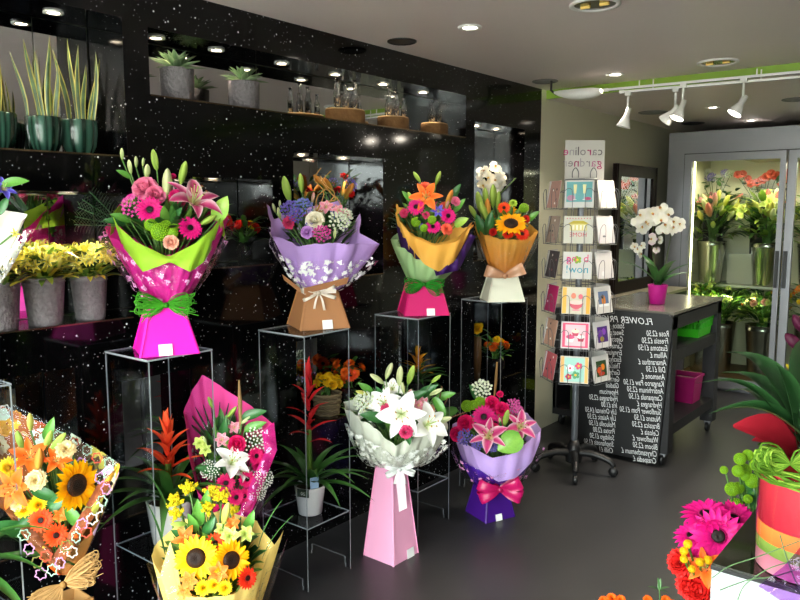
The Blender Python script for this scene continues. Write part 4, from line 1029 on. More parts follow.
def rect(x0, y0, x1, y1): return [(x0, y0), (x1, y0), (x1, y1), (x0, y1)]
def stars(cx, cy, r): return [(cx + (r if i % 2 else r * .5) * math.cos(i * PI / 5), cy + (r if i % 2 else r * .5) * math.sin(i * PI / 5)) for i in range(10)]
def cup(cx, cy, s, c1, c2): return [([(cx - s * .5, cy), (cx - s * .35, cy - s * .6), (cx + s * .35, cy - s * .6), (cx + s * .5, cy)], c1), (ell(cx, cy + s * .12, s * .56, s * .3), c2), (ell(cx, cy + s * .42, s * .1, s * .1), '#e02040')]
def glassp(cx, cy, s): return [([(cx - s * .16, cy + s), (cx - s * .1, cy + .1 * s), (cx + s * .1, cy + .1 * s), (cx + s * .16, cy + s)], '#f4ecb0'), (rect(cx - .02, cy - .5 * s, cx + .02, cy + .1 * s), '#e8efe8'), (ell(cx, cy - .5 * s, .16 * s, .05 * s), '#e8efe8')]
def flow(cx, cy, r, c, e='#f0c030'): return [(ell(cx + r * .6 * math.cos(t), cy + r * .6 * math.sin(t), r * .42, r * .42, 8), c) for t in np.arange(5) * 2 * PI / 5] + [(ell(cx, cy, r * .3, r * .3, 8), e)]
rj = random.Random(31)
def confetti(n, cols): return [(ell(rj.uniform(-.75, .75), rj.uniform(-.75, .75), .1, .1, 7), rj.choice(cols)) for _ in range(n)]
ART = {  # front pocket cards and right pocket cards
 (0, 0): ('#f2f0ec', [(rect(-.9, -.6, .9, .9), '#6fb0b4'), (ell(-.6, -.35, .25, .12), '#d86a90'), (ell(.55, -.3, .3, .22), '#c08aa8')] + glassp(-.35, -.05, .75) + glassp(.3, -.05, .75), None, 'teal card with two champagne glasses'),
 (1, 0): ('#f1efe0', [(rect(-.6, -.05, .6, .45), '#e3d68a'), ([(-.75, .45), (.75, .45), (.35, .68), (-.35, .68)], '#c4b03a')] + [(rect(-.5 + i * .26, 0, -.36 + i * .26, .35), '#f6f2dc') for i in range(4)] + confetti(0, ['#e05050']) + [(ell(-.8 + i * .2, .85, .05, .05, 6), '#d07080') for i in range(9)], ('HOME', '#d0405a', -.5, 1.15), 'cream card with a yellow house and the word home'),
 (2, 0): ('#efece8', flow(.0, .42, .3, '#8ab03a') + [(ell(.62, .4, .16, .2), '#8a3aa0'), (ell(.62, .4, .08, .1), '#efece8')], ('b  ng', '#d83a78', .25, 1.5), 'white card with bright lettering and a green flower', ('now!', '#3a9ab0', -.55, 1.5)),
 (3, 0): ('#f4ead4', [(rect(-.98, -.98, -.7, .98), '#e8a83a'), (rect(.7, -.98, .98, .98), '#f0b850'), (ell(0, -.15, .5, .5, 18, PI, 2 * PI), '#d05a6a'), (ell(0, -.15, .5, .16), '#f4d0c8'), (ell(-.3, .3, .16, .2), '#e06a7a'), (ell(.2, .35, .18, .22), '#e88a70'), (ell(0, -.72, .3, .07), '#e09aa0')], None, 'cream card with a pink bowl between orange stripes'),
 (4, 0): ('#f7eef0', [(rect(-.92, -.92, .92, .92), '#e8557c'), (rect(-.72, -.8, .72, .8), '#f6c6d0')] + cup(-.4, -.15, .5, '#c03050', '#f8f0ee') + cup(.35, -.2, .55, '#f0f0ea', '#e05a88') + cup(0, .25, .5, '#d04868', '#fbe8d0'), None, 'pink card with three cupcakes'),
 (5, 0): ('#f5f1e6', [(rect(-.98, -.98, -.75, .98), '#f0b868'), (rect(.75, -.98, .98, .98), '#f0b868'), (rect(-.72, -.9, .72, .9), '#a8d8cc')] + flow(-.3, .3, .28, '#e04a70') + flow(.3, .1, .3, '#f6f0f0', '#e04a70') + flow(-.1, -.4, .3, '#58a070') + flow(.4, -.55, .25, '#d83a60'), None, 'pale card with pink and green flowers between orange stripes'),
 (0, 1): ('#eceae4', [(ell(.1, .1, .3, .5), '#e2ddd0')], None, 'plain off-white card'),
 (1, 1): ('#dddbe0', [(ell(-.2, .2, .08, .5), '#b8b6c0'), (ell(.3, -.5, .2, .08), '#6a6a72')], None, 'pale grey card with a thin line drawing'),
 (2, 1): ('#e8e6e8', [(ell(.2, .3, .4, .06), '#c8c4cc'), (ell(.3, -.65, .2, .2), '#d8d6da')], None, 'white card with faint grey lines'),
 (3, 1): ('#f2f0ee', [(rect(-.62, -.5, .62, .65), '#5a6f94'), (ell(.0, -.05, .25, .4), '#c87a28'), (ell(.1, .25, .16, .16), '#3a2a20'), (rect(-.62, -.5, .62, -.3), '#e8ecf0')], None, 'white-bordered card with a robin on blue'),
 (4, 1): ('#f2f0f2', [(rect(-.66, -.6, .62, .6), '#4a2a78'), (ell(-.2, .2, .25, .25), '#8a4ac0'), (ell(.25, .1, .3, .3), '#6a38a0'), (ell(.1, -.35, .25, .2), '#9a8a2a')], None, 'white-bordered card with purple flowers'),
 (5, 1): ('#f2f0ee', [(rect(-.66, -.6, .62, .6), '#2f4a2a'), (ell(-.2, .1, .25, .25), '#e8862a'), (ell(.25, -.1, .3, .25), '#d8562a'), (ell(.0, -.4, .4, .15), '#b83a2a')], None, 'white-bordered card with orange flowers on green'),
}
LEFTN = ['dusty pink', 'taupe', 'charcoal', 'magenta', 'peach', 'coral']
LEFTC = ['#c89a90', '#a8988e', '#4a444a', '#c02a6a', '#d8a890', '#d86a70']
def make_card(t, k, zb, base, art, words, label, lean=.16):
    n, s = colvec(k); c = CENT + n * (RR + .004)
    u = ZZ * math.cos(lean) - n * math.sin(lean); nn = np.cross(s, u)
    # lettering and pictures run mirrored, as in the picture
    R_ = np.array([s, u, nn]).T; o3 = c + n * .018 + ZZ * (zb + .004)
    cc = o3 + u * CHT / 2
    o = thing('greeting_card', label, 'greeting card', tuple(o3), 'greeting cards in the spinner rack')
    MB().box(cc, (CW, CHT, .003), lin(base) * np.array([.72, .72, .72, 1]), R=R_).obj('card_sheet', CARD, o, smooth=False)
    MB().box(cc - nn * .004, (CW * .96, CHT * .94, .003), '#cfcdc8', R=R_).obj('envelope', CARD, o, smooth=False)
    if art or words:
        m = MB(); d = .0018
        for poly, col in art:
            v = np.array([(-x * CW / 2 * .98, y * CHT / 2 * .98, d) for x, y in poly]); m.add(v @ R_.T + cc, [tuple(range(len(v)))[::-1]], col); d += .00006
        for w in words:
            v, f = text_mb(w[0], .06); d += .0002; x0, x1 = v[:, 0].min(), v[:, 0].max(); k_ = w[3] * CW / 2 / (x1 - x0)
            V = np.stack([-(v[:, 0] - (x0 + x1) / 2) * k_, v[:, 1] * k_ + w[2] * CHT / 2, np.full(len(v), d)], -1)
            m.add(V @ R_.T + cc, [q[::-1] for q in f], w[1])
        m.obj('printed_picture', CARD, o, smooth=False)
for t, zb in enumerate(PITCH):
    for k in (0, 1):
        A = ART[(t, k)]; words = [w for w in (A[2],) + tuple(A[4:]) if w]
        make_card(t, k, zb, A[0], A[1], words, A[3] + (' facing the shop front' if k == 0 else ' angled to the mirror') + ', ' + TIERN[t] + ' tier')
    make_card(t, 5, zb, LEFTC[t], confetti(5, ['#f4f0ea', '#8a5a60', '#2a2a30']), [], LEFTN[t] + ' card turned to the black wall, ' + TIERN[t] + ' tier')
    for k, nm in ((2, 'counter side'), (4, 'black wall side')):
        make_card(t, k, zb, '#d8d6d8', [], [], 'pale grey card back showing through the rack on the %s, %s tier' % (nm, TIERN[t]))
# sign
n, s = colvec(0); n = TO; s = np.cross(ZZ, n)
sg = thing('rack_sign', 'white card sign with grey and pink lettering on top of the card rack', 'sign', (SX - .015, SY, 1.84))
W_ = .24; zc = 1.95; c = np.array([SX, SY, 0]) + RT * .015
R_ = np.array([s, ZZ, n]).T
MB().box(c + ZZ * zc, (W_, .24, .004), '#c9c5bf', R=R_).obj('sign_board', CARD, sg, smooth=False)
def signword(wd, z, cols, size):
    m = MB(); x = -W_ * .44
    for ch, col in zip(wd, cols):
        v, f = text_mb(ch, size); wd_ = v[:, 0].max() - v[:, 0].min()
        V = np.stack([-(v[:, 0] - v[:, 0].min() + x), v[:, 1] + z - zc, np.full(len(v), .0027)], -1)
        m.add(V @ R_.T + c + ZZ * zc, [q[::-1] for q in f], col); x += wd_ + size * .1
    m.obj('sign_lettering', CARD, sg, smooth=False)
signword('caroline', 1.98, ['#6a6468', '#8a8488', '#b02a6a', '#8a8488', '#5a5458', '#7a7478', '#a09a9e', '#c0307a'], .073)
signword('gardner', 1.912, ['#b02a6a', '#b06a90', '#8a8488', '#a09a9e', '#a02060', '#8a8488', '#b0a8ac'], .073)
m = MB()
for q in (-.055, .055):
    c0 = c + RT * q - TO * .0 + n * .006
    m.tube(smooth([c0 - RT * .018 + ZZ * 1.845, c0 - RT * .018 + ZZ * 1.88, c0 + ZZ * 1.905, c0 + RT * .018 + ZZ * 1.88, c0 + RT * .018 + ZZ * 1.845], 12), .003, '#000000', 5)
m.obj('sign_clip', WIRE, sg)

# ================================================================== pot plants
def strap(mb, base, az, el, L, W, bend, cols, nu=9, mid=None, edge=None, shape=sh_strap, cup=.35):
    p = petal(L, W, el, bend, shape, cup, nu, 5); c = gcol(p, cols[0], cols[1], edge, mid, 6)
    mb.grid(rz(p, az) + np.array(base), c); return mb
def pot_shape(z, r0, r1, h): return [(.001, z + .003), (r0 * .9, z + .001), (r0, z + .004), (mix(r0, r1, .9), z + h * .9), (r1, z + h * .97), (r1, z + h), (r1 * .93, z + h), (r1 * .9, z + h * .9), (.001, z + h * .88)]
def on_shelf(px, py, x):
    r = P(px, py, 1) - CAM; t = x / r[0]; return CAM + r * t
def snake_plant(label, px, seed, leaves, r=.062):
    b = on_shelf(px, 150, -2.70); z = 1.855; x, y = b[0], b[1]
    o = thing('snake_plant', label, 'pot plant', (x, y, z), 'snake plants on the top left shelf')
    m = MB(); prof = [(.001, z + .002), (r * .72, z + .002), (r * .9, z + .03), (r, z + .08), (r, z + .12), (r * .96, z + .125), (r * .9, z + .12), (.001, z + .112)]
    nA = 40; aa = np.arange(nA) / nA * 2 * PI; pr = np.array(prof)
    g = np.stack([pr[:, 0:1] * np.cos(aa), pr[:, 0:1] * np.sin(aa), np.repeat(pr[:, 1:2], nA, 1)], -1) + np.array([x, y, 0])
    rr = np.random.RandomState(seed); st = (rr.rand(nA) > .5).astype(float)[None, :, None] * np.ones((len(prof), 1, 1))
    m.grid(g, lin('#0e241a') * (1 - st) + lin('#35584a') * st, 0, True); m.obj('striped_pot', GLOSS, o)
    MB().lathe([(r * .9, z + .113), (.001, z + .116)], 18, '#4a3a22', (x, y, 0)).obj('soil', MATTE, o)
    for i, (dx, top, w, lean) in enumerate(leaves):
        q = np.array([x, y, z + .11]) + RT * dx * .4 * .004 + TO * rr.uniform(-.02, .02)
        H_ = top; w = w * .68; d = RT * lean * .8 + TO * rr.uniform(-.1, .15)
        nu = 10; u = np.linspace(0, 1, nu); wv = w * np.clip(np.sin(PI * (.18 + .8 * u)) ** .7, .04, 1) * np.sqrt(np.clip(1.02 - u ** 5, 0, 1))
        tw = rr.uniform(-.5, .5); sd = RT * math.cos(tw) + TO * math.sin(tw)
        ctr = q + ZZ * (u * H_)[:, None] + d * (u ** 1.3 * H_)[:, None] + RT * (.004 * np.sin(u * 5 + i))[:, None]
        v = np.linspace(-1, 1, 5); nn = np.cross(ZZ, sd)
        g = ctr[:, None] + sd * (wv[:, None] * v[None])[..., None] + nn * (wv[:, None] * .35 * (v ** 2)[None])[..., None]
        cc = np.zeros((nu, 5, 4)); yel = lin('#d8c860'); gr = lin('#233f1e'); gr2 = lin('#3f5e34')
        for a_ in range(nu):
            for b_ in range(5): cc[a_, b_] = yel if b_ in (0, 4) else (gr2 if (a_ % 3 == 1) else gr)
        k = MB(); k.grid(g, cc); k.obj('leaf', LEAF, o)
snake_plant('snake plant with only one tall leaf showing, farthest from the niche corner', -1, 1, [(10, .30, .014, .1), (-20, .26, .014, -.1), (-40, .3, .013, -.2)])
snake_plant('snake plant in a dark green striped pot between two others on its shelf', 45, 2, [(-30, .24, .014, -.22), (-12, .29, .015, -.14), (-2, .25, .012, -.04), (18, .29, .014, .08), (28, .2, .015, .14), (8, .14, .012, .06)])
snake_plant('snake plant in a pale green striped pot beside the niche corner', 80, 3, [(-22, .27, .014, -.2), (-8, .31, .016, -.06), (2, .29, .013, .02), (12, .22, .013, .05), (26, .24, .013, .2), (34, .26, .014, .14)], .068)

def succulent(label, px, seed, r, h, R):
    b = on_shelf(px, 100, -2.665); z = 2.095; x, y = b[0], b[1]
    o = thing('succulent', label, 'pot plant', (x, y, z), 'succulents on the long top shelf')
    MB().lathe(pot_shape(z, r * .96, r, h), 36, '#6c676a', (x, y, 0)).obj('textured_pot', STONE, o)
    MB().lathe([(r * .9, z + h * .9), (.001, z + h * .93)], 18, '#5a5c3a', (x, y, 0)).obj('soil', MATTE, o)
    rr = random.Random(seed)
    for i in range(26):
        q = i / 26; m = MB(); strap(m, (x, y, z + h * .92), i * 2.39996, 12 + 62 * q + rr.uniform(-6, 6), R * (1 - .3 * q), .016, -18, ('#4d6b48', '#708a62'), 6, shape=sh_point, cup=.5, edge='#8a9c78'); m.obj('leaf', LEAF, o)
succulent('spiky succulent in the taller dark grey pot beside the niche corner', 178, 1, .068, .125, .13)
succulent('spiky succulent in a grey swirl-patterned pot nearer the log slices', 244, 2, .07, .118, .12)

def slab(label, px, seed, r, n):
    b = on_shelf(px, 125, -2.69); z = 2.095; x, y = b[0], b[1]
    o = thing('log_slice', label.replace('round', 'round bark-edged') + ' holding small bottle vases on the long high shelf', 'wooden base', (x, y, z), 'log slices on the long top shelf')
    rr = np.random.RandomState(seed); nA = 40; aa = np.arange(nA) / nA * 2 * PI; wob = 1 + .05 * np.sin(aa * 3 + seed) + .03 * rr.rand(nA)
    pr = np.array([(.001, z), (r * .95, z), (r, z + .008), (r, z + .062), (r * .95, z + .07), (.001, z + .07)])
    g = np.stack([pr[:, 0:1] * np.cos(aa) * wob * .78, pr[:, 0:1] * np.sin(aa) * wob * 1.12, np.repeat(pr[:, 1:2], nA, 1)], -1) + np.array([x, y, 0])
    C = np.zeros((6, nA, 4)); C[:4] = lin('#7a5836'); C[4:] = lin('#d8b078'); m = MB(); m.grid(g, C, 0, True); m.obj('wood_slice', BARK, o)
    for i in range(n):
        dy = (i - (n - 1) / 2) * .032; dx = .02 * (-1) ** i; zz = z + .07; h = .115 + .02 * ((i * 7 + seed) % 3)
        v = thing('bottle_vase', 'slim clear bottle vase, %s from the succulents on %s' % (['first', 'second', 'third', 'fourth', 'fifth', 'sixth'][i], label.replace('round ', 'the ')), 'vase', (x + dx, y + dy, zz), 'glass bottle vases on the log slices')
        MB().lathe([(.001, zz), (.015, zz), (.016, zz + .006), (.016, zz + h * .55), (.009, zz + h * .72), (.008, zz + h * .92), (.011, zz + h), (.009, zz + h), (.006, zz + h * .9), (.007, zz + h * .72), (.0135, zz + h * .54), (.013, zz + .008), (.001, zz + .007)], 18, c=(x + dx, y + dy, 0)).obj('glass_body', VGLASS, v)
slab('round largest log slice', 346, 1, .108, 6)
slab('round middle log slice', 394, 2, .095, 5)
slab('round smallest log slice', 435, 3, .088, 4)

def lily_bucket(label, px, seed, r, h):
    b = on_shelf(px, 325, -2.66); z = 1.24; x, y = b[0], b[1]
    o = bucket('textured_bucket', label.replace('LILY', 'grey ribbed bucket'), x, y, z, h, r * .76, r, STONE, 'grey buckets on the left shelf', col='#7c777a')
    fl = thing('yellow_flower_bunch', label.replace('LILY', 'dense yellow flowers in the grey bucket'), 'flowers', (x, y, z + h), 'yellow flower bunches on the left shelf')
    mass(fl, (x, y, z + h - .02), .105, .13, 0, [('alst_yel', 40, .055), ('bud_y', 14, .05)], 120, .07, seed, lc=[('#3f6a22', '#7a9a34'), ('#5f7f26', '#a8b43a'), ('#c2bc30', '#efe450')])
K['alst_yel'] = ('yellow_flower', f_lily, ('#fff04a', '#fffbc0', '#e8d028', '#c0a020', .08))
lily_bucket('LILY farthest from the pink bouquet', 2, 1, .066, .165)
lily_bucket('LILY between the other two', 46, 2, .072, .17)
lily_bucket('LILY beside the pink bouquet', 91, 3, .066, .165)

def guzmania(label, x, y, z, potr, poth, potcol, scale, seed, bract, bend=-75, sh=None, leafn=20, sp=1.0, L=.34, lim=None):
    o = thing('guzmania_plant', label, 'pot plant', (x, y, z))
    rr = random.Random(seed)
    MB().lathe(pot_shape(z, potr * .76, potr, poth), 36, potcol, (x, y, 0)).obj('pot', GLOSS, o)
    MB().lathe([(potr * .9, z + poth * .9), (.001, z + poth * .92)], 18, '#33261a', (x, y, 0)).obj('soil', MATTE, o)
    c = (x, y, z + poth * .9)
    for i in range(leafn):
        m = MB(); q = i / leafn; l = L * rr.uniform(.8, 1.1)
        aa_ = i * 2.39996 + rr.uniform(-.2, .2); el_ = 30 + 45 * q; bd_ = bend * rr.uniform(.8, 1.2)
        for tr_ in range(12):
            m = MB(); strap(m, c, aa_, el_, l * scale, .021 * scale, bd_, ('#28501f', '#41752f'), 10, cup=.4); V_ = m.V[0]
            if lim is None or (V_[:, 0].min() > lim[0] and V_[:, 1].min() > lim[1] and V_[:, 1].max() < lim[2]): break
            l *= .93; el_ = min(82, el_ + 3)
        m.obj('leaf', LEAF, o)
    st = MB(); top = z + poth * .9 + .12 * scale * sp; st.tube([c, (x, y, top)], .012 * scale, '#5a7a2a', 8)
    fl = st.obj('flower_stalk', LEAF, o)
    for i in range(20):
        q = i / 20; m = MB(); zz = top - .06 * scale + q * .15 * scale * sp
        strap(m, (x, y, zz), i * 2.39996, 34 + 50 * q, (.15 - .07 * q) * scale, .0135 * scale, (-44 if q < .75 else 5), bract, 8, shape=sh_point); m.obj('bract', PETAL, fl)
    return o
p = P(172, 520, 2.64); guzmania('orange-red flowering guzmania in a white pot under the hot pink gift box', -2.365, 1.565, .40, .085, .17, '#dcdad8', 1.05, 1, ('#e03418', '#ff6a3a'), sp=1.25, lim=(-2.585, 1.2, 1.95))
g2 = guzmania('dark red guzmania in a small white pot on the shelf under the brown box', -2.345, 2.28, .285, .07, .135, '#dddbdc', 1.0, 2, ('#a81420', '#d8282a'), sp=2.2, L=.33, lim=(-2.585, 1.9, 2.75))
lab = MB(); c = np.array([-2.345, 2.28, .285]); nn = TO * .95 - RT * .3; nn /= np.linalg.norm(nn); s_ = np.cross(ZZ, nn)
lab.box(c + nn * .073 + ZZ * .118, (.056, .036, .003), '#14161a', R=np.array([s_, ZZ, nn]).T).box(c + nn * .074 + ZZ * .118 , (.05, .03, .003), '#2a3a28', R=np.array([s_, ZZ, nn]).T)
v, f = text_mb('20', .022); lab.add(np.stack([-(v[:, 0]) + .012, v[:, 1] - .008, np.full(len(v),   .0762)], -1) @ np.array([s_, ZZ, nn]).T.T + c + ZZ * .118, [q[::-1] for q in f], '#e8e8e4')
o_ = lab.obj('plant_label', PLASTIC, g2, smooth=False); o_['label'] = 'black chalk style plant label'
n2 = TO * .9 + RT * .45; n2 /= np.linalg.norm(n2)
MB().box(c + n2 * .06 + ZZ * .16, (.04, .05, .002), '#9ab8d8', R=np.array([np.cross(ZZ, n2), ZZ, n2]).T).obj('care_card', PLASTIC, g2, smooth=False)['label'] = 'pale blue care card'
guzmania('orange guzmania standing in the dark low niche behind the white lilies', -2.70, 3.55, .50, .06, .11, '#3a3434', .9, 5, ('#f08a10', '#ffc02a'), sp=.95, L=.26, lim=(-2.84, 3.26, 3.86))
guzmania('leafy green plant on the plinth shelf beneath the white-wrapped bouquet', -2.37, .83, .42, .07, .14, '#5a5654', 1.0, 6, ('#7a9a3a', '#9ab84a'), L=.42, leafn=18, lim=(-2.585, .3, 1.2))

# niche ornaments
def niche_vase(label, x, y, z, r, h, spec, seed, mat=VGLASS, col='#ffffff', name='flower_vase', rad=.1, hg=.16, n=30, LL=.08):
    o = thing(name, label, 'vase of flowers', (x, y, z))
    MB().lathe([(.001, z + .002), (r * .8, z + .001), (r, z + h * .5), (r * .92, z + h), (r * .86, z + h), (r * .92, z + h * .5), (r * .74, z + .012), (.001, z + .012)], 24, col, (x, y, 0)).obj('vase_body', mat, o)
    mass(o, (x, y, z + h - .02), rad, hg, 0, spec, n, LL, seed)
niche_vase('small glass vase of red gerberas and orange lilies in a wall niche', -2.71, 2.04, 1.405, .05, .13, [('gerb_red', 5, .09), ('lily_or', 3, .11), ('chr_y', 2, .05)], 3)
niche_vase('small glass vase of dark red carnations beside the red gerbera vase', -2.70, 2.235, 1.405, .04, .10, [('carn_red', 4, .06), ('chr_y', 4, .05)], 4, rad=.06, hg=.14)
niche_vase('vase of orange buds and red carnations in the niche behind the lilac bouquet', -2.72, 2.86, 1.31, .05, .24, [('carn_red', 4, .06), ('bud_o', 6, .1), ('spr_p', 2, .08)], 7, rad=.1, hg=.34)
wb = thing('wicker_basket', 'small wicker basket of yellow flowers in the low niche behind the lilac plinth', 'basket', (-2.70, 2.76, .58))
m = MB()
for k in range(9):
    z = .585 + k * .013; r = .058 + .0018 * k; a = np.linspace(0, 2 * PI, 33); m.tube([(-2.70 + (r + .004 * math.sin(t * 8 + k * PI)) * math.cos(t), 2.76 + (r + .004 * math.sin(t * 8 + k * PI)) * math.sin(t), z) for t in a], .0075, '#8a7458' if k % 2 else '#a08a68', 5, cap=False)
m.lathe([(.001, .582), (.058, .582)], 20, '#6a5438', (-2.70, 2.76, 0)); m.obj('basket_body', FIBRE, wb)
mass(wb, (-2.70, 2.76, .70), .07, .085, 0, [('carn_y', 14, .062), ('rose_y', 5, .055)], 20, .05, 8)
niche_vase('added dark bowl of orange carnations imitating reflections beside the wicker basket in its niche', -2.73, 2.95, .58, .06, .11, [('carn_or', 8, .07), ('gerb_or', 3, .08)], 17, mat=GLOSS, col='#1c1818', rad=.1, hg=.16)  # added bowl: its flowers stand in for orange reflections in the niche mirror
niche_vase('slim brown vase with a yellow flower in the low niche under the orchid', -2.70, 4.22, .50, .028, .30, [('rose_y', 2, .07), ('chr_y', 2, .05)], 12, mat=GLOSS, col='#6a4a2a', rad=.03, hg=.12, n=8)
niche_vase('low dark bowl of orange flowers in the end low niche', -2.70, 4.45, .50, .07, .12, [('carn_or', 7, .07), ('carn_y', 3, .06)], 13, mat=GLOSS, col='#1c1818', rad=.09, hg=.16)
# white orchids glowing in the tall end niche
wo = thing('white_orchid', 'white orchid in full bloom lit by the lamp of the tall end niche', 'pot plant', (-2.7, 4.3, 1.33))
MB().lathe(pot_shape(1.33, .05, .065, .12), 28, '#e6e2da', (-2.7, 4.3, 0)).obj('pot', GLOSS, wo)
g = MB()
for i in range(6): strap(g, (-2.7, 4.3, 1.44), i * 1.05, 30, .2, .03, -60, ('#2a5a26', '#3f7a34'), 8)
rr = random.Random(8)
for s in range(3):
    tipp = P(484 + 16 * s, 178 - 6 * (s % 2), 4.95); tipp[0] = max(tipp[0], -2.78)
    pts = smooth([(-2.7, 4.3, 1.42), (-2.7, 4.28 + .02 * s, 1.65), tuple(tipp)], 8); g.tube(pts, .004, '#5a7a3a', 5)
g.obj('foliage', LEAF, wo)
for i in range(22):
    q = P(rr.uniform(481, 517), rr.uniform(163, 198), 4.92); q[0] = min(max(q[0], -2.74), -2.62)
    place(wo, 'orch_c' if i % 3 == 0 else 'orch', q, .085, TO + RT * rr.uniform(-.5, .5) + ZZ * rr.uniform(-.2, .5))

# phalaenopsis on the counter
px_, py_ = 657, 309
b = at_z(657, 304, CZ); op = thing('potted_orchid', 'white orchid with a dark pink centre bloom in a magenta pot on the counter', 'pot plant', (b[0], b[1], CZ))
MB().lathe(pot_shape(CZ, .05, .066, .135), 30, '#c0168a', (b[0], b[1], 0)).obj('magenta_pot', PLASTIC, op)
OD = float((b - CAM).dot(FW))
g = MB(); c = (b[0], b[1], CZ + .125)
for a, el, L in ((.3, 60, .32), (1.5, 55, .28), (2.4, 64, .36), (3.6, 58, .34), (4.6, 66, .3), (5.5, 62, .36), (0.9, 40, .34)):
    m = MB(); strap(m, c, a, el, L, .032, -55, ('#234d22', '#3a7030'), 9, cup=.3); m.obj('leaf', LEAF, op)
blooms = [(661, 209), (650, 214), (641, 216), (655, 219), (646, 224), (661, 219), (667, 214), (641, 228), (651, 213), (668, 222), (638, 221), (666, 226), (674, 223), (680, 225), (672, 229), (663, 230), (647, 222)]
st1 = smooth([c, P(655, 270, OD), P(652, 240, OD), P(655, 212, OD + .02), P(640, 220, OD - .03)], 14); st2 = smooth([c, P(664, 270, OD), P(670, 240, OD), P(672, 226, OD - .03)], 12)
g.tube(st1, .0035, '#4a5a2a', 5); g.tube(st2, .0035, '#4a5a2a', 5); g.obj('flower_stem', LEAF, op)
for i, (x, y) in enumerate(blooms): place(op, 'orch', P(x, y, OD - .03 - .03 * (i % 3)), .1, TO + RT * ((i % 5) - 2) * .2 + ZZ * .1)
K['orch_d'] = ('dark_orchid_flower', f_orchid, ('#f4dce8', '#a01050')); place(op, 'orch_d', P(652, 239, OD - .06), .085, TO); place(op, 'orch_d', P(656, 250, OD - .05), .06, TO + RT * .3)
for i, (x, y) in enumerate(((638, 250), (642, 246), (634, 246), (660, 240), (640, 254))): place(op, 'orch', P(x, y, OD - .02), .06, TO + RT * .3 * (i - 2))

# ================================================================== bouquets
GRP = 'wrapped bouquets in gift boxes'
def boxbase(px, py, z): return at_z(px, py, z)
# 1 hot pink box, lime collar
bp = boxbase(166, 351, 1.1405); D1 = float((P(166, 300, 1) - CAM).dot(FW)) * 0 + float((np.array([bp[0], bp[1], 1.3]) - CAM).dot(FW))
B = Bq('bouquet', 'pink lily and gerbera bouquet with lime tissue collar in a hot pink gift box', D1, 167, 305, GRP, basez=1.1405, loc=tuple(bp))
taper_box(B.root, bp, .104, .060, .175, math.radians(8), '#f218b4', tagpos=(-.015, 1), tagsz=.04)
B.wrap('magenta_wrap', [(104, 228, -10), (120, 244, 22), (150, 255, 34), (185, 255, 34), (212, 240, 20), (230, 220, -12), (205, 196, -38), (167, 188, -48), (128, 194, -38)], 13, PAPER, '#d0128c', 1.2, 3, top='#e22a9c')
B.wrap('printed_cellophane', [(100, 236, -8), (116, 248, 26), (150, 258, 39), (186, 258, 39), (216, 246, 24), (235, 226, -10), (208, 200, -41), (167, 192, -52), (126, 198, -41)], 15, LACEP, '#ffffff', 1.2, 3.5, grow=1)
B.sheet('lime_collar', [(112, 214, 6), (118, 226, 26), (136, 242, 38), (168, 257, 44), (196, 243, 38), (213, 228, 24), (222, 216, 2)], [(122, 246, 16), (127, 252, 30), (143, 272, 45), (170, 262, 50), (190, 272, 46), (204, 262, 32), (212, 248, 12)], PAPER, '#a6d83c', bow=4, n=40, col2='#9acb34')
B.sheet('lime_collar', [(222, 216, 2), (214, 202, -26), (168, 192, -42), (124, 200, -26), (112, 214, 6)], [(226, 240, 0), (216, 228, -32), (168, 226, -52), (118, 228, -34), (110, 236, 0)], PAPER, '#a6d83c', bow=-3, n=30)
B.bed(50, 24, 220, 260, 26, b=(-28, 36)); B.fronds(124, 226, 46, (-78, -66, -55, -42, -88), 12)
B.raffia(166, 305, 30, '#4fae2a', b=20, dark='#2f7a18', n=26, droop=.1)
for a in [('gerb_mag', 150, 210, 31, 26, -8, 14), ('gerb_mag', 190, 228, 27, 28, 12, 18), ('lily_pk', 192, 205, 60, 18, 30, 52), ('rose_pk', 144, 187, 25, 8, -25, 40), ('rose_pk', 156, 194, 20, 12, 10, 30),
          ('rose_pe', 171, 242, 15, 40, 0, 15), ('chr_g', 160, 232, 18, 36, -5, 10), ('chr_g', 151, 225, 13, 30, -10, 20), ('chr_g', 166, 226, 12, 30, 0, 30), ('chr_g', 173, 233, 11, 34, 5, 20), ('chr_g', 176, 225, 9, 28, 5, 20),
          ('spr_pk', 132, 206, 25, 14, -30, 30), ('carn_mag', 176, 196, 18, 6, 0, 30), ('carn_mag', 173, 176, 8, -4, 0, 40), ('lily_pk', 170, 200, 40, -24, 180, 20), ('gerb_mag', 190, 205, 26, -26, 200, 20), ('rose_pk', 150, 205, 22, -28, 170, 20)]: B.fl(*a)
for a in [('bud_w', 167, 183, 30, 4, 8), ('bud_g', 183, 173, 25, 14, 2), ('bud_g', 155, 160, 22, -8, 0), ('bud_s', 130, 167, 15, -6, 4), ('bud_s', 147, 171, 14, 4, 4, 10, 1.4), ('bud_s', 136, 162, 12, 0, 0), ('bud_s', 143, 162, 9, 6, 0), ('bud_s', 122, 154, 12, 0, -2), ('bud_g', 208, 220, 20, 60, 18), ('bud_s', 195, 192, 10, 20, 8)]: B.bud(*a)
for a in [('leaf_l', 222, 208, 28, 25, 6), ('leaf_d', 178, 215, 24, 30, 30, 40), ('leaf_m', 123, 174, 16, -60, 2), ('leaf_m', 120, 218, 22, -70, 10), ('leaf_d', 114, 222, 22, -80, 4)]: B.leaf(*a)
B.finish()

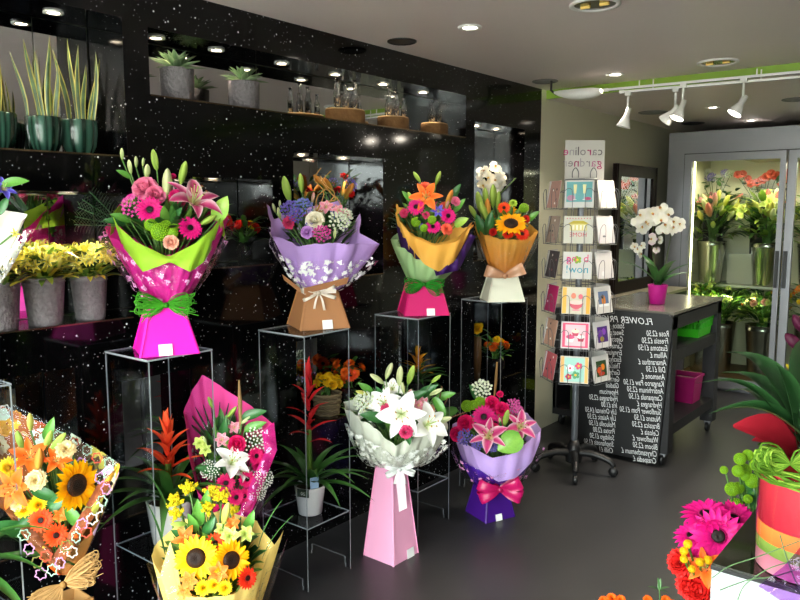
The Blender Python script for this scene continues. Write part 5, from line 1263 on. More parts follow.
# 2 lilac bouquet, brown box
bp = boxbase(318, 326, 1.1285); D2 = float((np.array([bp[0], bp[1], 1.3]) - CAM).dot(FW))
B = Bq('bouquet', 'lilac-wrapped bouquet with a white rose in a brown card gift box', D2, 319, 292, GRP, basez=1.1285, loc=tuple(bp))
taper_box(B.root, bp, .116, .074, .168, math.radians(17), '#a8744c', tagpos=(.01, 1), tagsz=.04)
B.sheet('box_flap', [(282, 274, 12), (300, 288, 28)], [(284, 280, 12), (302, 294, 26)], CARD, '#b07c54', n=6, ruf=0)
B.sheet('box_flap', [(304, 288, 30), (349, 277, 20)], [(304, 294, 28), (347, 284, 18)], CARD, '#9a6844', n=6, ruf=0)
rim2 = [(265, 205, -8), (274, 236, 18), (300, 246, 34), (325, 243, 36), (352, 244, 26), (379, 244, -4), (362, 234, -14), (359, 213, -26), (352, 226, -30), (340, 200, -38), (318, 206, -40), (290, 210, -34)]
B.wrap('lilac_wrap', rim2, 15, PAPER, '#c39ae6', 1.12, 2.5, top='#d0aaf0')
B.wrap('printed_cellophane', [(x + (x - 319) * .02, y + 12, b + 4) for x, y, b in rim2], 16, LACE, '#ffffff', 1.12, 3, grow=1.5, u1=.9)
B.bed(40, 18, 230, 170, 18, b=(-26, 30))
B.bow(319, 293, 17, '#e8dcd0', b=20, dark='#cbbba8', name='raffia_bow', hgt=.5, wid=.13, loops=2)
B.sheet('ribbon_band', [(298, 287, 14), (306, 291, 18), (336, 289, 16)], [(298, 291, 14), (306, 295, 18), (336, 293, 16)], SATIN, '#e2d4c6', n=8, ruf=0)
for a in [('rose_w', 315, 220, 19, 26, 0, 20), ('spr_p', 290, 210, 22, 14, -15, 30), ('spr_b', 303, 207, 22, 14, 0, 35), ('spr_p', 296, 216, 18, 18, -10, 20), ('carn_pk', 289, 222, 17, 18, -20, 20), ('liz_l', 307, 232, 13, 30, -5, 15), ('spr_pk', 322, 234, 20, 32, 0, 20), ('spr_w', 338, 222, 24, 20, 20, 25), ('spr_w', 345, 216, 18, 10, 25, 25),
          ('alst_p', 326, 208, 16, 10, 5, 30), ('alst_p', 338, 211, 14, 8, 15, 30), ('alst_p', 345, 215, 14, 2, 20, 30), ('spr_p', 310, 226, 12, 24, 0, 15), ('rose_w', 320, 215, 18, -24, 180, 20), ('spr_b', 338, 215, 20, -24, 200, 20), ('carn_pk', 300, 215, 16, -26, 170, 20)]: B.fl(*a)
for a in [('bud_g', 287, 189, 27, -12, 0), ('bud_g', 301, 183, 20, -4, 0), ('bud_s', 279, 213, 12, -10, 8), ('bud_s', 274, 208, 10, -15, 4), ('bud_s', 335, 234, 10, 5, 30), ('bud_s', 280, 204, 8, 0, 2), ('bud_p', 313, 198, 12, 10, 0)]: B.bud(*a)
tw = MB()
for (x, y, c_) in ((318, 172, -6), (323, 180, 6), (330, 192, 9), (327, 175, -8), (338, 200, 6)):
    tw.tube(smooth([B.w(316, 214, 4), B.w(x - c_, (y + 214) / 2, 4), B.w(x + c_ * .6, y + 8, 2), B.w(x, y, 2), B.w(x - c_ * .5, y - 4, 0)], 14), .0024, '#b8864a', 5)
tw.obj('curly_twigs', MATTE, B.root); B.finish()

# 3 magenta box, yellow wrap
bp = boxbase(423, 313, 1.1205); D3 = float((np.array([bp[0], bp[1], 1.3]) - CAM).dot(FW))
B = Bq('bouquet', 'orange lily and gerbera bouquet with yellow and green wrap in a magenta gift box', D3, 424, 283, GRP, basez=1.1205, loc=tuple(bp))
taper_box(B.root, bp, .118, .078, .17, math.radians(10), '#cc1268', tagpos=(.02, 1), tagsz=.036)
rim3 = [(396, 204, -14), (400, 222, 10), (410, 232, 22), (432, 243, 30), (452, 240, 24), (473, 222, 0), (462, 228, -14), (440, 214, -30), (424, 206, -34), (406, 208, -26)]
B.wrap('green_net_wrap', [(393, 236, -6), (400, 246, 20), (412, 256, 28), (432, 264, 32), (450, 262, 26), (467, 250, 4), (452, 238, -26), (424, 230, -36), (400, 232, -22)], 12, PAPER, '#9cc684', 1.5, 4, top='#b4d69c')
B.wrap('purple_wrap', [(x + (x - 424) * .01, y + 10, b - 1) for x, y, b in rim3], 11, PAPER, '#3a1a5c', 1.4, 2)
B.wrap('yellow_wrap', rim3, 10, PAPER, '#eca83a', 1.35, 2, top='#f4bc58', grow=1)
B.sheet('yellow_collar', [(399, 220, 20), (412, 236, 34), (434, 246, 40), (456, 242, 34), (471, 226, 8)], [(408, 244, 32), (424, 264, 40), (438, 272, 42), (454, 262, 36), (466, 240, 14)], PAPER, '#f2b44e', bow=3)
B.sheet('purple_collar', [(434, 270, 41), (456, 260, 36), (470, 234, 10)], [(436, 276, 38), (459, 270, 32), (476, 236, 4)], PAPER, '#3c1660', bow=2)
B.bed(31, 18, 218, 160, 16, b=(-22, 26))
B.raffia(424, 284, 20, '#2f9a2a', b=22, dark='#1d6a1a', n=16, droop=.35)
for a in [('gerb_mag', 416, 207, 20, 20, -12, 16), ('gerb_mag', 448, 216, 19, 20, 14, 16), ('gerb_mag', 433, 227, 18, 24, 0, 30), ('lily_or', 426, 199, 34, 14, 0, 25), ('carn_co', 425, 188, 17, 4, 0, 30), ('carn_co', 447, 229, 15, 26, 15, 20), ('chr_g', 416, 222, 10, 24, -8, 15), ('chr_g', 432, 220, 9, 24, 0, 15), ('chr_g', 424, 228, 8, 26, 0, 10), ('iris', 438, 212, 16, 18, 5, 25), ('iris', 421, 226, 8, 22, 5, 25), ('rose_pk', 456, 201, 10, 4, 30, 30), ('carn_pk', 426, 215, 10, 22, 0, 20), ('carn_pk', 404, 213, 12, 12, -25, 20), ('gerb_mag', 432, 208, 18, -22, 180, 20), ('carn_co', 445, 208, 16, -22, 200, 20)]: B.fl(*a)
for a in [('bud_g', 438, 178, 15, 18, -2), ('bud_g', 417, 177, 13, -35, 0), ('bud_o', 449, 198, 18, 22, 6), ('bud_g', 411, 198, 14, -28, 4), ('bud_p', 447, 205, 9, 20, 10), ('bud_o', 470, 228, 10, 50, 0)]: B.bud(*a)
for a in [('leaf_m', 460, 205, 18, 40, 0), ('leaf_d', 456, 192, 20, 30, -4), ('leaf_m', 406, 196, 14, -40, 0), ('leaf_l', 462, 222, 16, 60, 4)]: B.leaf(*a)
B.finish()

# 4 cream box, orange wrap, nearest the rack
bp = boxbase(502, 300, 1.1355); D4 = float((np.array([bp[0], bp[1], 1.3]) - CAM).dot(FW))
B = Bq('bouquet', 'sunflower bouquet with orange wrap in a cream gift box near the card rack', D4, 505, 276, GRP, basez=1.1355, loc=tuple(bp))
taper_box(B.root, bp, .108, .070, .16, math.radians(14), '#dcdcca')
rim4 = [(474, 222, -8), (480, 232, 14), (495, 238, 24), (512, 240, 26), (526, 238, 16), (538, 232, -6), (528, 222, -22), (505, 216, -28), (484, 216, -22)]
B.wrap('orange_wrap', rim4, 10, PAPER, '#d88436', 1.25, 2, top='#e8aa4a')
B.wrap('clear_cellophane', [(x + (x - 505) * .05, y + 4, b + 2) for x, y, b in rim4], 11, CELLO, '#ffffff', 1.25, 2, grow=1)
B.bed(28, 16, 222, 110, 18, b=(-20, 14)); B.bow(505, 276, 20, '#d0a080', b=16, dark='#b88868', hgt=.5, wid=.4, loops=1, tails=False, name='burlap_bow')
for a in [('sun', 511, 224, 34, 16, 4, 48), ('gerb_or', 504, 208, 15, 8, 0, 25), ('gerb_red', 508, 234, 13, 20, 0, 30), ('gerb_red', 522, 234, 17, 20, 12, 25), ('chr_yg', 513, 203, 10, 4, 0, 35), ('chr_g', 524, 208, 10, 2, 15, 25), ('carn_red', 526, 219, 10, 8, 20, 20), ('carn_red', 493, 232, 10, 18, -10, 20), ('sun', 505, 214, 26, -18, 180, 25), ('gerb_or', 490, 220, 15, -18, 160, 20)]: B.fl(*a)
for a in [('bud_g', 480, 203, 24, -12, 0), ('bud_g', 484, 212, 22, -20, 6), ('bud_o', 488, 208, 20, -4, 6), ('bud_g', 493, 196, 24, 0, 0), ('bud_g', 486, 197, 20, -6, -4), ('bud_g', 473, 212, 16, -30, 0), ('bud_g', 498, 200, 18, 6, -2)]: B.bud(*a)
for a in [('leaf_d', 480, 225, 26, -20, 6), ('leaf_d', 490, 222, 26, 10, 10), ('leaf_m', 500, 226, 22, -10, 10), ('leaf_m', 534, 216, 16, 50, 0)]: B.leaf(*a)
B.finish()

# 5 white lilies, tall pale pink box on the floor
bp = boxbase(391, 554, .0005); D5 = float((np.array([bp[0], bp[1], .5]) - CAM).dot(FW))
B = Bq('bouquet', 'white lily bouquet with cream wrap in a tall pale pink box on the floor', D5, 393, 468, GRP, basez=0, loc=tuple(bp))
taper_box(B.root, bp, .098, .052, .475, math.radians(50), '#f0a8cc', tagpos=(.03, 1), tagsz=.045)
rim5 = [(343, 402, -12), (350, 412, 10), (366, 422, 30), (384, 436, 38), (396, 446, 40), (408, 440, 36), (430, 433, 22), (450, 429, -6), (440, 414, -20), (418, 402, -30), (392, 398, -32), (364, 398, -28)]
B.wrap('cream_wrap', rim5, 13, PAPER, '#e2e6da', 1.9, 3, top='#ecefdf')
B.wrap('white_printed_cellophane', [(x + (x - 393) * .03, y + 6, b + 4) for x, y, b in rim5], 15, LACED, '#ffffff', 1.9, 4, grow=2, u1=.78)
B.bed(48, 22, 412, 150, 26, b=(-34, 24))
B.sheet('ribbon_tail', [(395, 469, 22), (404, 469, 22)], [(399, 512, 22), (407, 508, 22)], SATIN, '#f0dbe6', n=6, ruf=.5)
B.bow(400, 469, 15, '#eceeea', b=20, dark='#d4d8d4', wid=.24, loops=2, name='sheer_bow')
for a in [('lily_wh', 401, 414, 50, 34, 2, 12), ('lily_wh', 425, 426, 46, 24, 34, 36), ('lily_wh', 385, 405, 36, 10, -20, 40), ('lily_wh', 372, 408, 34, 4, -40, 30), ('lily_wh', 392, 390, 24, -4, 10, 50), ('carn_pk', 406, 432, 17, 46, 0, 15), ('carn_pk', 386, 409, 14, 26, -10, 20), ('alst_p', 418, 406, 14, 20, 20, 40), ('alst_p', 421, 404, 17, 14, 20, 30), ('spr_w', 364, 402, 24, 8, -20, 25), ('rose_pe', 431, 409, 9, 8, 20, 20), ('lily_wh', 400, 405, 44, -34, 180, 15), ('lily_wh', 420, 412, 40, -30, 210, 15)]: B.fl(*a)
for a in [('bud_w', 377, 379, 18, -52, 4), ('bud_w', 389, 371, 19, 20, 2), ('bud_w', 400, 376, 22, 4, 6), ('bud_g', 411, 375, 22, 16, 0), ('bud_w', 403, 388, 13, -10, 8), ('bud_y', 362, 393, 14, -70, 6), ('bud_g', 436, 379, 13, 48, 4), ('bud_w', 436, 392, 15, 62, 6), ('bud_w', 443, 420, 19, 70, 14), ('bud_s', 358, 400, 10, -50, 6), ('bud_p', 409, 393, 10, 30, 8)]: B.bud(*a)
for a in [('leaf_d', 417, 396, 26, 60, 16), ('leaf_m', 440, 408, 24, 150, 8), ('leaf_d', 372, 417, 28, -75, 22), ('leaf_d', 380, 393, 18, -30, 2), ('leaf_m', 365, 388, 20, -50, -2), ('leaf_d', 428, 391, 26, 55, 0), ('leaf_d', 408, 435, 22, 170, 40), ('leaf_m', 446, 396, 22, 70, -6)]: B.leaf(*a)
tw = MB()
for a, b2 in (((430, 425), (448, 398)), ((425, 430), (466, 412)), ((430, 428), (442, 386))): tw.tube(smooth([B.w(*a, 4), B.w((a[0] + b2[0]) / 2 + 2, (a[1] + b2[1]) / 2 - 2, 4), B.w(*b2, 2)], 8), .003, '#5a3a26', 5)
tw.obj('brown_twigs', MATTE, B.root); B.finish()

# 6 purple box on the floor
bp = boxbase(490, 514, .0005); D6 = float((np.array([bp[0], bp[1], .3]) - CAM).dot(FW))
B = Bq('bouquet', 'pink lily bouquet with lilac wrap in a small deep purple box on the floor', D6, 494, 486, GRP, basez=0, loc=tuple(bp))
taper_box(B.root, bp, .100, .062, .20, math.radians(36), '#3c0c78', tagpos=(-.012, 1), tagsz=.036)
rim6 = [(453, 424, -10), (458, 438, 12), (474, 450, 28), (492, 460, 34), (510, 456, 30), (528, 444, 16), (541, 429, -8), (528, 413, -26), (505, 408, -36), (480, 410, -32)]
B.wrap('purple_wrap', [(x + (x - 494) * .0, y + 6, b + 1) for x, y, b in rim6], 12, PAPER, '#4a18a0', 1.9, 2, top='#5a28b4', u1=.62)
B.wrap('lilac_wrap', rim6, 11, PAPER, '#b48ae4', 1.9, 2, top='#d8b8f6')
B.sheet('lilac_collar', [(470, 446, 30), (492, 458, 37), (512, 454, 33), (530, 440, 17), (541, 430, -6)], [(480, 470, 34), (498, 482, 36), (516, 478, 32), (532, 462, 20), (540, 442, 2)], PAPER, '#d2b0f4', bow=3)
B.wrap('printed_cellophane', [(x + (x - 494) * .05, y + 14, b + 5) for x, y, b in rim6], 14, LACEP, '#ffffff', 1.9, 3, grow=2, u1=.92)
B.bed(38, 20, 434, 170, 20, b=(-26, 28)); B.bow(500, 489, 22, '#d8186e', b=22, dark='#a80c50', hgt=.5, wid=.38, loops=2, tails=False)
for a in [('gerb_mag', 484, 417, 27, 18, -6, 22), ('gerb_mag', 495, 424, 22, 12, 10, 30), ('rose_mag', 492, 403, 15, 4, 0, 30), ('rose_mag', 502, 409, 15, 8, 8, 30), ('rose_mag', 465, 423, 17, 16, -20, 25), ('rose_mag', 456, 434, 15, 10, -35, 20), ('rose_mag', 494, 430, 14, 24, 4, 20), ('rose_mag', 500, 394, 7, 0, 0, 40), ('lily_pk', 489, 438, 40, 32, -6, 45), ('lily_pk', 519, 428, 36, 20, 24, 40), ('chr_g', 467, 406, 12, 2, -10, 35), ('chr_g', 474, 405, 10, 2, -5, 35), ('chr_g', 480, 402, 11, 0, 0, 35), ('spr_pk', 513, 406, 17, 2, 15, 25), ('spr_pk', 517, 412, 16, 4, 20, 25), ('spr_p', 465, 437, 18, 24, -20, 20), ('spr_p', 478, 443, 16, 30, -10, 20), ('spr_w', 482, 389, 22, -6, 0, 30), ('spr_p', 492, 447, 12, 36, 0, 15), ('gerb_mag', 490, 418, 24, -26, 180, 20), ('rose_mag', 510, 420, 16, -26, 200, 15)]: B.fl(*a)
for a in [('bud_g', 506, 418, 19, 12, 22), ('bud_s', 500, 421, 8, -10, 20)]: B.bud(*a)
B.leaf('leaf_w', 509, 444, 28, -120, 40); B.leaf('leaf_d', 474, 392, 20, -30, -8); B.leaf('leaf_m', 445, 414, 26, -110, 0)
ct_ = MB(); ct_.tube([B.w(494, 400, 0), B.w(496, 380, 0), B.w(497, 362, 0)], [.004, .008, .005], '#7a5a34', 8); ct_.obj('dried_seed_spike', MATTE, B.root); B.finish()

# 7 big patterned bouquet bottom left
D7 = 2.34
B = Bq('bouquet', 'large sunflower and orange gerbera bouquet in flower-printed cellophane with a raffia bow', D7, 66, 575, None, basez=0, loc=tuple(P(66, 575, D7 + .04)[:2]) + (0,))
c0 = np.array(B.root.location)
taper_box(B.root, c0, .09, .06, P(66, 600, D7)[2] - .02, math.radians(25), '#b88a54')
rim7 = [(-6, 462, 12), (22, 530, 26), (58, 566, 28), (100, 520, 26), (118, 474, 8), (120, 463, -14), (70, 432, -26), (8, 402, -30), (-8, 420, -14)]
B.wrap('printed_cellophane', rim7, 9, RINGS, '#ffffff', 1.1, 1.2, nu=14)
B.wrap('orange_tissue', [(x + (66 - x) * .04, y + 6, b - 3) for x, y, b in [(-6, 462, 2), (8, 500, 4), (58, 560, 8), (98, 520, 6), (110, 480, -2), (106, 463, -18), (70, 438, -30), (10, 410, -34), (-6, 425, -20)]], 8, PAPER, '#b8621e', 1.1, 1.2, top='#a87838')
B.sheet('printed_fold_paper', [(117, 468, 8), (95, 516, 26), (61, 567, 30)], [(98, 484, 14), (78, 519, 28), (52, 557, 28)], PAPER, '#b8673a', bow=3, col2='#8a4a30')
B.sheet('printed_fold', [(118, 466, 10), (96, 515, 28), (62, 566, 32)], [(104, 482, 18), (82, 518, 30), (54, 556, 30)], RINGS, '#ffffff', bow=3)
B.sheet('printed_fold_paper', [(6, 512, 20), (28, 543, 28), (58, 572, 30)], [(30, 524, 24), (46, 545, 29), (62, 560, 30)], PAPER, '#9a5a34', bow=2, col2='#7a4228')
B.sheet('printed_fold', [(8, 512, 22), (28, 540, 30), (60, 570, 32)], [(26, 528, 28), (42, 544, 32), (60, 560, 32)], RINGS, '#ffffff', bow=3)
B.bed(38, 40, 498, 150, 24, b=(-16, 14), W=.2)
B.raffia(63, 584, 34, '#cfa46c', b=36, dark='#9c7440', n=44, droop=.3, tilt=.5)
for a in [('sun', 76, 485, 54, 30, 36, 4), ('gerb_or', 41, 520, 27, 32, -10, 12), ('gerb_or', 56, 535, 27, 34, 6, 8), ('lily_or', 17, 487, 44, 28, -25, 10), ('lily_or', 30, 458, 40, 16, 0, 35), ('lily_or', 56, 462, 30, 10, 10, 40), ('chr_y', 38, 505, 22, 30, 0, 15), ('chr_y', 24, 510, 20, 30, -10, 10), ('chr_y', 8, 468, 26, 14, -25, 25), ('carn_cr', 36, 480, 25, 32, -4, 20), ('carn_cr', 66, 449, 24, 10, 10, 40), ('carn_cr', 18, 504, 20, 30, -20, 10), ('alst_o', 60, 515, 16, 26, 10, 15), ('chr_yg', 60, 516, 14, 22, 10, 20), ('sun', 70, 470, 50, -24, 200, 20)]: B.fl(*a)
for a in [('bud_o', 39, 460, 27, 8, 24), ('bud_g', 48, 440, 22, 20, 10), ('bud_g', 58, 442, 24, 40, 8), ('bud_y', 30, 422, 20, 0, 2), ('bud_g', 20, 440, 22, -12, 6)]: B.bud(*a)
for a in [('leaf_d', 60, 500, 34, 50, 24), ('leaf_d', 46, 495, 30, 120, 26), ('leaf_m', 50, 428, 26, 20, 2), ('leaf_d', 28, 520, 30, -120, 28), ('leaf_m', 75, 520, 30, 150, 22), ('leaf_d', 10, 528, 40, -60, 30)]: B.leaf(*a)
B.finish()

B.sheet('orange_back_sheet', [(-12, 400, -30), (52, 427, -30)], [(-10, 500, -14), (50, 545, -2)], PAPER, '#a8561c', n=14, ruf=1)
B.sheet('brown_back_sheet', [(52, 427, -30), (119, 463, -18)], [(50, 545, -2), (72, 545, 8)], PAPER, '#5e4630', n=14, ruf=1)
B.sheet('clear_cellophane', [(-12, 398, -27), (52, 425, -27), (120, 462, -14)], [(-10, 480, -10), (50, 500, -4), (84, 510, 8)], CELLO, '#ffffff', n=24, ruf=2)
RG = dict(y='#b87c14', o='#b83410', m='#86a890', w='#b4b0a8', p='#a8749f', v='#6c6620', c='#b4a468')
pr = MB()
for (x, y, c_, b_) in [(16, 416, 'y', -22), (6, 431, 'y', -18), (22, 437, 'c', -10), (23, 447, 'c', -8), (5, 410, 'w', -24), (41, 428, 'o', -22), (58, 436, 'm', -20), (74, 443, 'o', -19), (87, 450, 'm', -14), (97, 458, 'o', -8), (91, 468, 'v', 0), (81, 463, 'p', -6), (109, 463, 'm', 2), (109, 474, 'm', 12), (106, 489, 'p', 18), (100, 478, 'p', 12), (102, 501, 'm', 22), (92, 519, 'w', 28), (86, 532, 'o', 30), (76, 537, 'm', 32), (72, 552, 'w', 34), (60, 563, 'p', 36), (41, 574, 'p', 34), (52, 570, 'm', 36), (29, 549, 'p', 31), (37, 562, 'v', 33), (82, 524, 'p', 30), (88, 512, 'v', 24), (24, 535, 'm', 28), (46, 556, 'o', 33), (98, 508, 'w', 24), (66, 546, 'v', 34)]:
    c0 = B.w(x, y, b_ + 3); r_ = 5.4 * B.s; d = TO + RT * rnd.uniform(-.3, .5) + ZZ * .2; q = aim(d, rnd.uniform(0, 6)); nA = 24; g = []
    for rr_ in (.76, 1.0): g.append([np.array(q @ Vector((r_ * rr_ * (1 + .16 * math.cos(6 * t)) * math.cos(t), r_ * rr_ * (1 + .16 * math.cos(6 * t)) * math.sin(t), 0))) + c0 for t in np.linspace(0, 2 * PI, nA, endpoint=False)])
    pr.grid(np.array(g), RG[c_], 0, True)
o_ = pr.obj('printed_flower_rings', CARD, B.root); o_['kind'] = 'stuff'

# 8 sunflowers in yellow wrap, bottom
D8 = 2.12
B = Bq('bouquet', 'sunflower bouquet with feathery solidago in pale yellow wrap', D8, 214, 660, None, basez=0, loc=tuple(P(214, 660, D8)[:2]) + (0,))
taper_box(B.root, np.array(B.root.location), .10, .06, P(214, 668, D8)[2], math.radians(20), '#e8c070')
rim8 = [(150, 556, 0), (160, 576, 18), (172, 540, 20), (182, 594, 38), (206, 598, 46), (235, 594, 40), (262, 570, 20), (283, 528, -2), (276, 548, -10), (256, 520, -30), (222, 510, -40), (182, 520, -34), (160, 540, -18)]
B.wrap('yellow_wrap', rim8, 14, PAPER, '#e8bc50', 1.5, 2.0, nu=14, top='#f4d47c')
B.wrap('clear_cellophane', [(x + (x - 214) * .05, y + 8, b + 3) for x, y, b in rim8], 16, CELLO, '#ffffff', 1.5, 3, grow=1)
B.bed(52, 34, 556, 150, 30, b=(-30, 26), W=.18)
for a in [('sun_lemon', 196, 558, 46, 34, -6, 22), ('sun', 231, 560, 42, 32, 22, 18), ('gerb_or', 215, 543, 23, 20, 8, 30), ('gerb_red', 247, 578, 25, 38, 28, 16), ('lily_or', 187, 540, 28, 14, -15, 40), ('alst_o', 232, 524, 16, 8, 10, 35), ('alst_y', 230, 536, 20, 16, 5, 25), ('alst_y', 245, 534, 18, 10, 20, 30), ('alst_y', 222, 530, 16, 10, 0, 35), ('gold', 190, 492, 26, -8, -10, 60), ('gold', 178, 504, 26, -6, -30, 50), ('gold', 180, 515, 24, 0, -35, 40), ('gold', 212, 496, 26, -8, 5, 60), ('gold', 222, 500, 26, -8, 20, 55), ('gold', 207, 510, 24, 0, 0, 50), ('gold', 232, 512, 18, -6, 25, 45),
          ('chr_y', 203, 588, 18, 46, -5, 25), ('chr_y', 214, 585, 17, 46, 0, 25), ('chr_y', 225, 588, 17, 46, 8, 25), ('alst_o', 190, 580, 20, 42, -20, 20), ('alst_o', 218, 572, 22, 40, 0, 20), ('alst_o', 186, 590, 18, 40, -25, 15), ('sun', 214, 545, 40, -26, 190, 25)]: B.fl(*a)
for a in [('bud_y', 226, 513, 25, 14, 14), ('bud_g', 179, 524, 17, -80, 6)]: B.bud(*a)
for a in [('leaf_m', 198, 512, 32, 0, 4), ('leaf_m', 206, 500, 26, 10, 0), ('leaf_m', 192, 522, 24, -20, 8), ('leaf_d', 210, 525, 24, 30, 10), ('leaf_d', 180, 535, 24, -50, 10), ('leaf_m', 250, 520, 26, 20, -4)]: B.leaf(*a)
for a in ((170, 492, 158, 478), (165, 530, 156, 505), (258, 525, 272, 490), (262, 535, 280, 515)):
    leafblade(B.green, B.w(a[0], a[1] + 24, 0), P(a[2], a[3], D8) - P(a[0], a[1] + 24, D8), .16, .004, '#2c5a2c', '#4a7c3c', -30)
B.finish()

# 9 hot pink fan bouquet leaning behind the plinth
D9 = 2.86
B = Bq('bouquet', 'hot pink gerbera bouquet with one white lily in tall pointed magenta paper', D9, 226, 545, None, basez=0, loc=tuple(P(226, 545, D9)[:2]) + (0,))
taper_box(B.root, np.array(B.root.location), .08, .05, P(226, 552, D9)[2], math.radians(30), '#b01468')
rim9 = [(184, 412, -6), (188, 446, 16), (196, 490, 26), (222, 520, 30), (252, 505, 26), (272, 462, 14), (274, 425, -6), (250, 405, -20), (226, 390, -24), (203, 374, -26), (192, 390, -20)]
B.wrap('magenta_paper', rim9, 9, PAPER, '#cc1470', 1.1, 1.0, nu=16, top='#f6469a')
B.wrap('printed_cellophane', [(x + (x - 226) * .03, y + 3, b + 2) for x, y, b in rim9], 10, LACE, '#ffffff', 1.1, 1.5, nu=12, u0=.1, u1=.75)
B.sheet('printed_fold', [(274, 424, 2), (276, 450, 12), (262, 480, 22), (246, 520, 26)], [(264, 432, 10), (266, 452, 16), (254, 480, 24), (240, 515, 26)], LACEP, '#ffffff', bow=2)
B.sheet('magenta_fold', [(274, 422, 0), (277, 450, 10), (264, 482, 20), (247, 522, 24)], [(262, 432, 8), (265, 452, 14), (252, 480, 22), (238, 515, 24)], PAPER, '#d01c84', bow=1)
B.bed(32, 44, 460, 130, 22, b=(-14, 14)); pl_ = MB()
for k_, l_ in enumerate((-44, -35, -26, -17, -8, 2, 12, 22)):
    l2 = math.radians(l_); pl_.tube(smooth([B.w(218, 452, -4), B.w(218 + 26 * math.sin(l2), 452 - 26 * math.cos(l2), -9), B.w(218 + 52 * math.sin(l2), 452 - 50 * math.cos(l2), -16)], 8), [.0015, .003, .004, .0042, .004, .0035, .0025, .001], '#1a2c1a', 6)
pl_.obj('palm_blades', LEAF, B.root)
for a in [('lily_wh', 231, 464, 40, 22, 25, 50), ('lily_wh', 240, 472, 24, 20, 50, 40), ('rose_mag', 237, 444, 18, 14, 0, 25), ('gerb_pk', 256, 456, 20, 12, 20, 20), ('gerb_pk', 226, 483, 22, 22, -5, 15), ('gerb_pk', 247, 479, 20, 20, 14, 15), ('gerb_pk', 236, 497, 20, 26, 5, 10), ('gerb_pk', 213, 492, 20, 24, -15, 10), ('gerb_pk', 244, 496, 18, 22, 10, 10), ('carn_mag', 258, 466, 14, 12, 20, 20), ('gyp', 256, 440, 30, 4, 20, 25), ('gyp', 263, 478, 24, 16, 25, 15), ('gyp', 258, 492, 20, 18, 20, 10), ('gyp', 210, 470, 22, 16, -20, 20), ('alst_p', 222, 440, 16, 10, -5, 30), ('alst_p', 234, 428, 14, 0, 5, 35), ('alst_y', 206, 450, 14, 8, -20, 30), ('alst_y', 200, 443, 14, 6, -20, 30), ('gerb_pk', 220, 510, 16, 28, -5, 5)]: B.fl(*a)
for a in [('bud_g', 211, 403, 15, -20, 0), ('bud_g', 232, 412, 15, 40, 2), ('bud_w', 246, 420, 12, 50, 2), ('bud_s', 205, 440, 10, -20, 8)]: B.bud(*a)
for a in [('leaf_d', 255, 414, 26, 75, 0), ('leaf_d', 224, 428, 24, 10, 6), ('leaf_m', 256, 426, 24, 70, 0), ('leaf_d', 208, 470, 26, -70, 18)]: B.leaf(*a)
ct_ = MB(); ct_.tube([B.w(241, 440, 0), B.w(240, 402, 0), B.w(239, 380, 0)], [.004, .009, .003], '#8a6a44', 8); ct_.obj('dried_seed_spike', MATTE, B.root); B.finish()

# 10 white wrapped bouquet on the far left plinth
D10 = 2.20
b10 = np.array([-2.375, .835, 1.1405]); q = proj_x(b10 + ZZ * .16)
B = Bq('bouquet', 'white-wrapped bouquet with a blue iris on the acrylic plinth nearest the viewer', float((b10 + ZZ * .18 - CAM).dot(FW)), q, 325, GRP, basez=1.1405, loc=tuple(b10))
taper_box(B.root, b10, .085, .055, .16, math.radians(15), '#e0d8cc', tagsz=.035)
rim10 = [(q - 66, 220, -8), (q - 50, 240, 20), (q - 20, 262, 36), (q + 10, 262, 36), (q + 42, 246, 20), (28 if q < -20 else q + 52, 214, 4), (q + 40, 206, -24), (q, 196, -40), (q - 40, 200, -30)]
B.wrap('white_wrap', rim10, 12, PAPER, '#dedad0', 1.4, 3, top='#efece2')
B.wrap('white_printed_cellophane', [(x + (x - q) * .06, y + 16, b + 6) for x, y, b in rim10], 13, LACED, '#ffffff', 1.4, 4, grow=3)
B.bed(46, 24, 214, 100, 26)
for a in [('iris', 3, 190, 26, 6, 20, 30), ('iris', q + 10, 196, 28, 14, 0, 30), ('rose_w', q + 24, 222, 24, 24, 10, 20), ('lily_wh', q - 10, 214, 50, 24, 0, 20), ('spr_w', q + 34, 216, 24, 10, 20, 30), ('carn_y', q - 30, 222, 20, 18, -20, 20), ('rose_w', q, 232, 22, 34, 0, 15), ('alst_yel', 14, 234, 12, 14, 30, 20)]: B.fl(*a)
B.leaf('leaf_m', 16, 183, 26, 80, 4); B.leaf('leaf_d', 4, 205, 22, 30, 4); B.leaf('leaf_m', q, 190, 30, 0, 0)
B.raffia(q, 326, 24, '#e0d8c8', b=16, dark='#c8bca4', n=14)
B.finish()

# ================================================================== foreground right: mirrored plinth, vase, flowers
cor = P(712, 563, 1.42); MZ = cor[2]; mx0, my0 = cor[0], cor[1]
mp = thing('mirrored_plinth', 'mirror-sided square plinth with black edges carrying the red bromeliad vase', 'plinth', (mx0 + .25, my0 + .22, 0))
m = MB(); m.bb(mx0, mx0 + .5, my0, my0 + .44, .0, MZ - .012); m.obj('mirror_sides', MIRROR, mp, smooth=False)
MB().bb(mx0 - .002, mx0 + .502, my0 - .002, my0 + .442, MZ - .012, MZ - .004).obj('black_edging', BLACK, mp, smooth=False)
MB().bb(mx0, mx0 + .5, my0, my0 + .44, MZ - .004, MZ).obj('dark_reflection_top', plain('painted_dark_reflection', '#23241a', .06, spec=.6), mp, smooth=False)  # mirror top: the dark surroundings it reflects are put into the olive colour
vc = at_z(808, 567, MZ); vx, vy = vc[0], vc[1]; VD = float((vc - CAM).dot(FW))
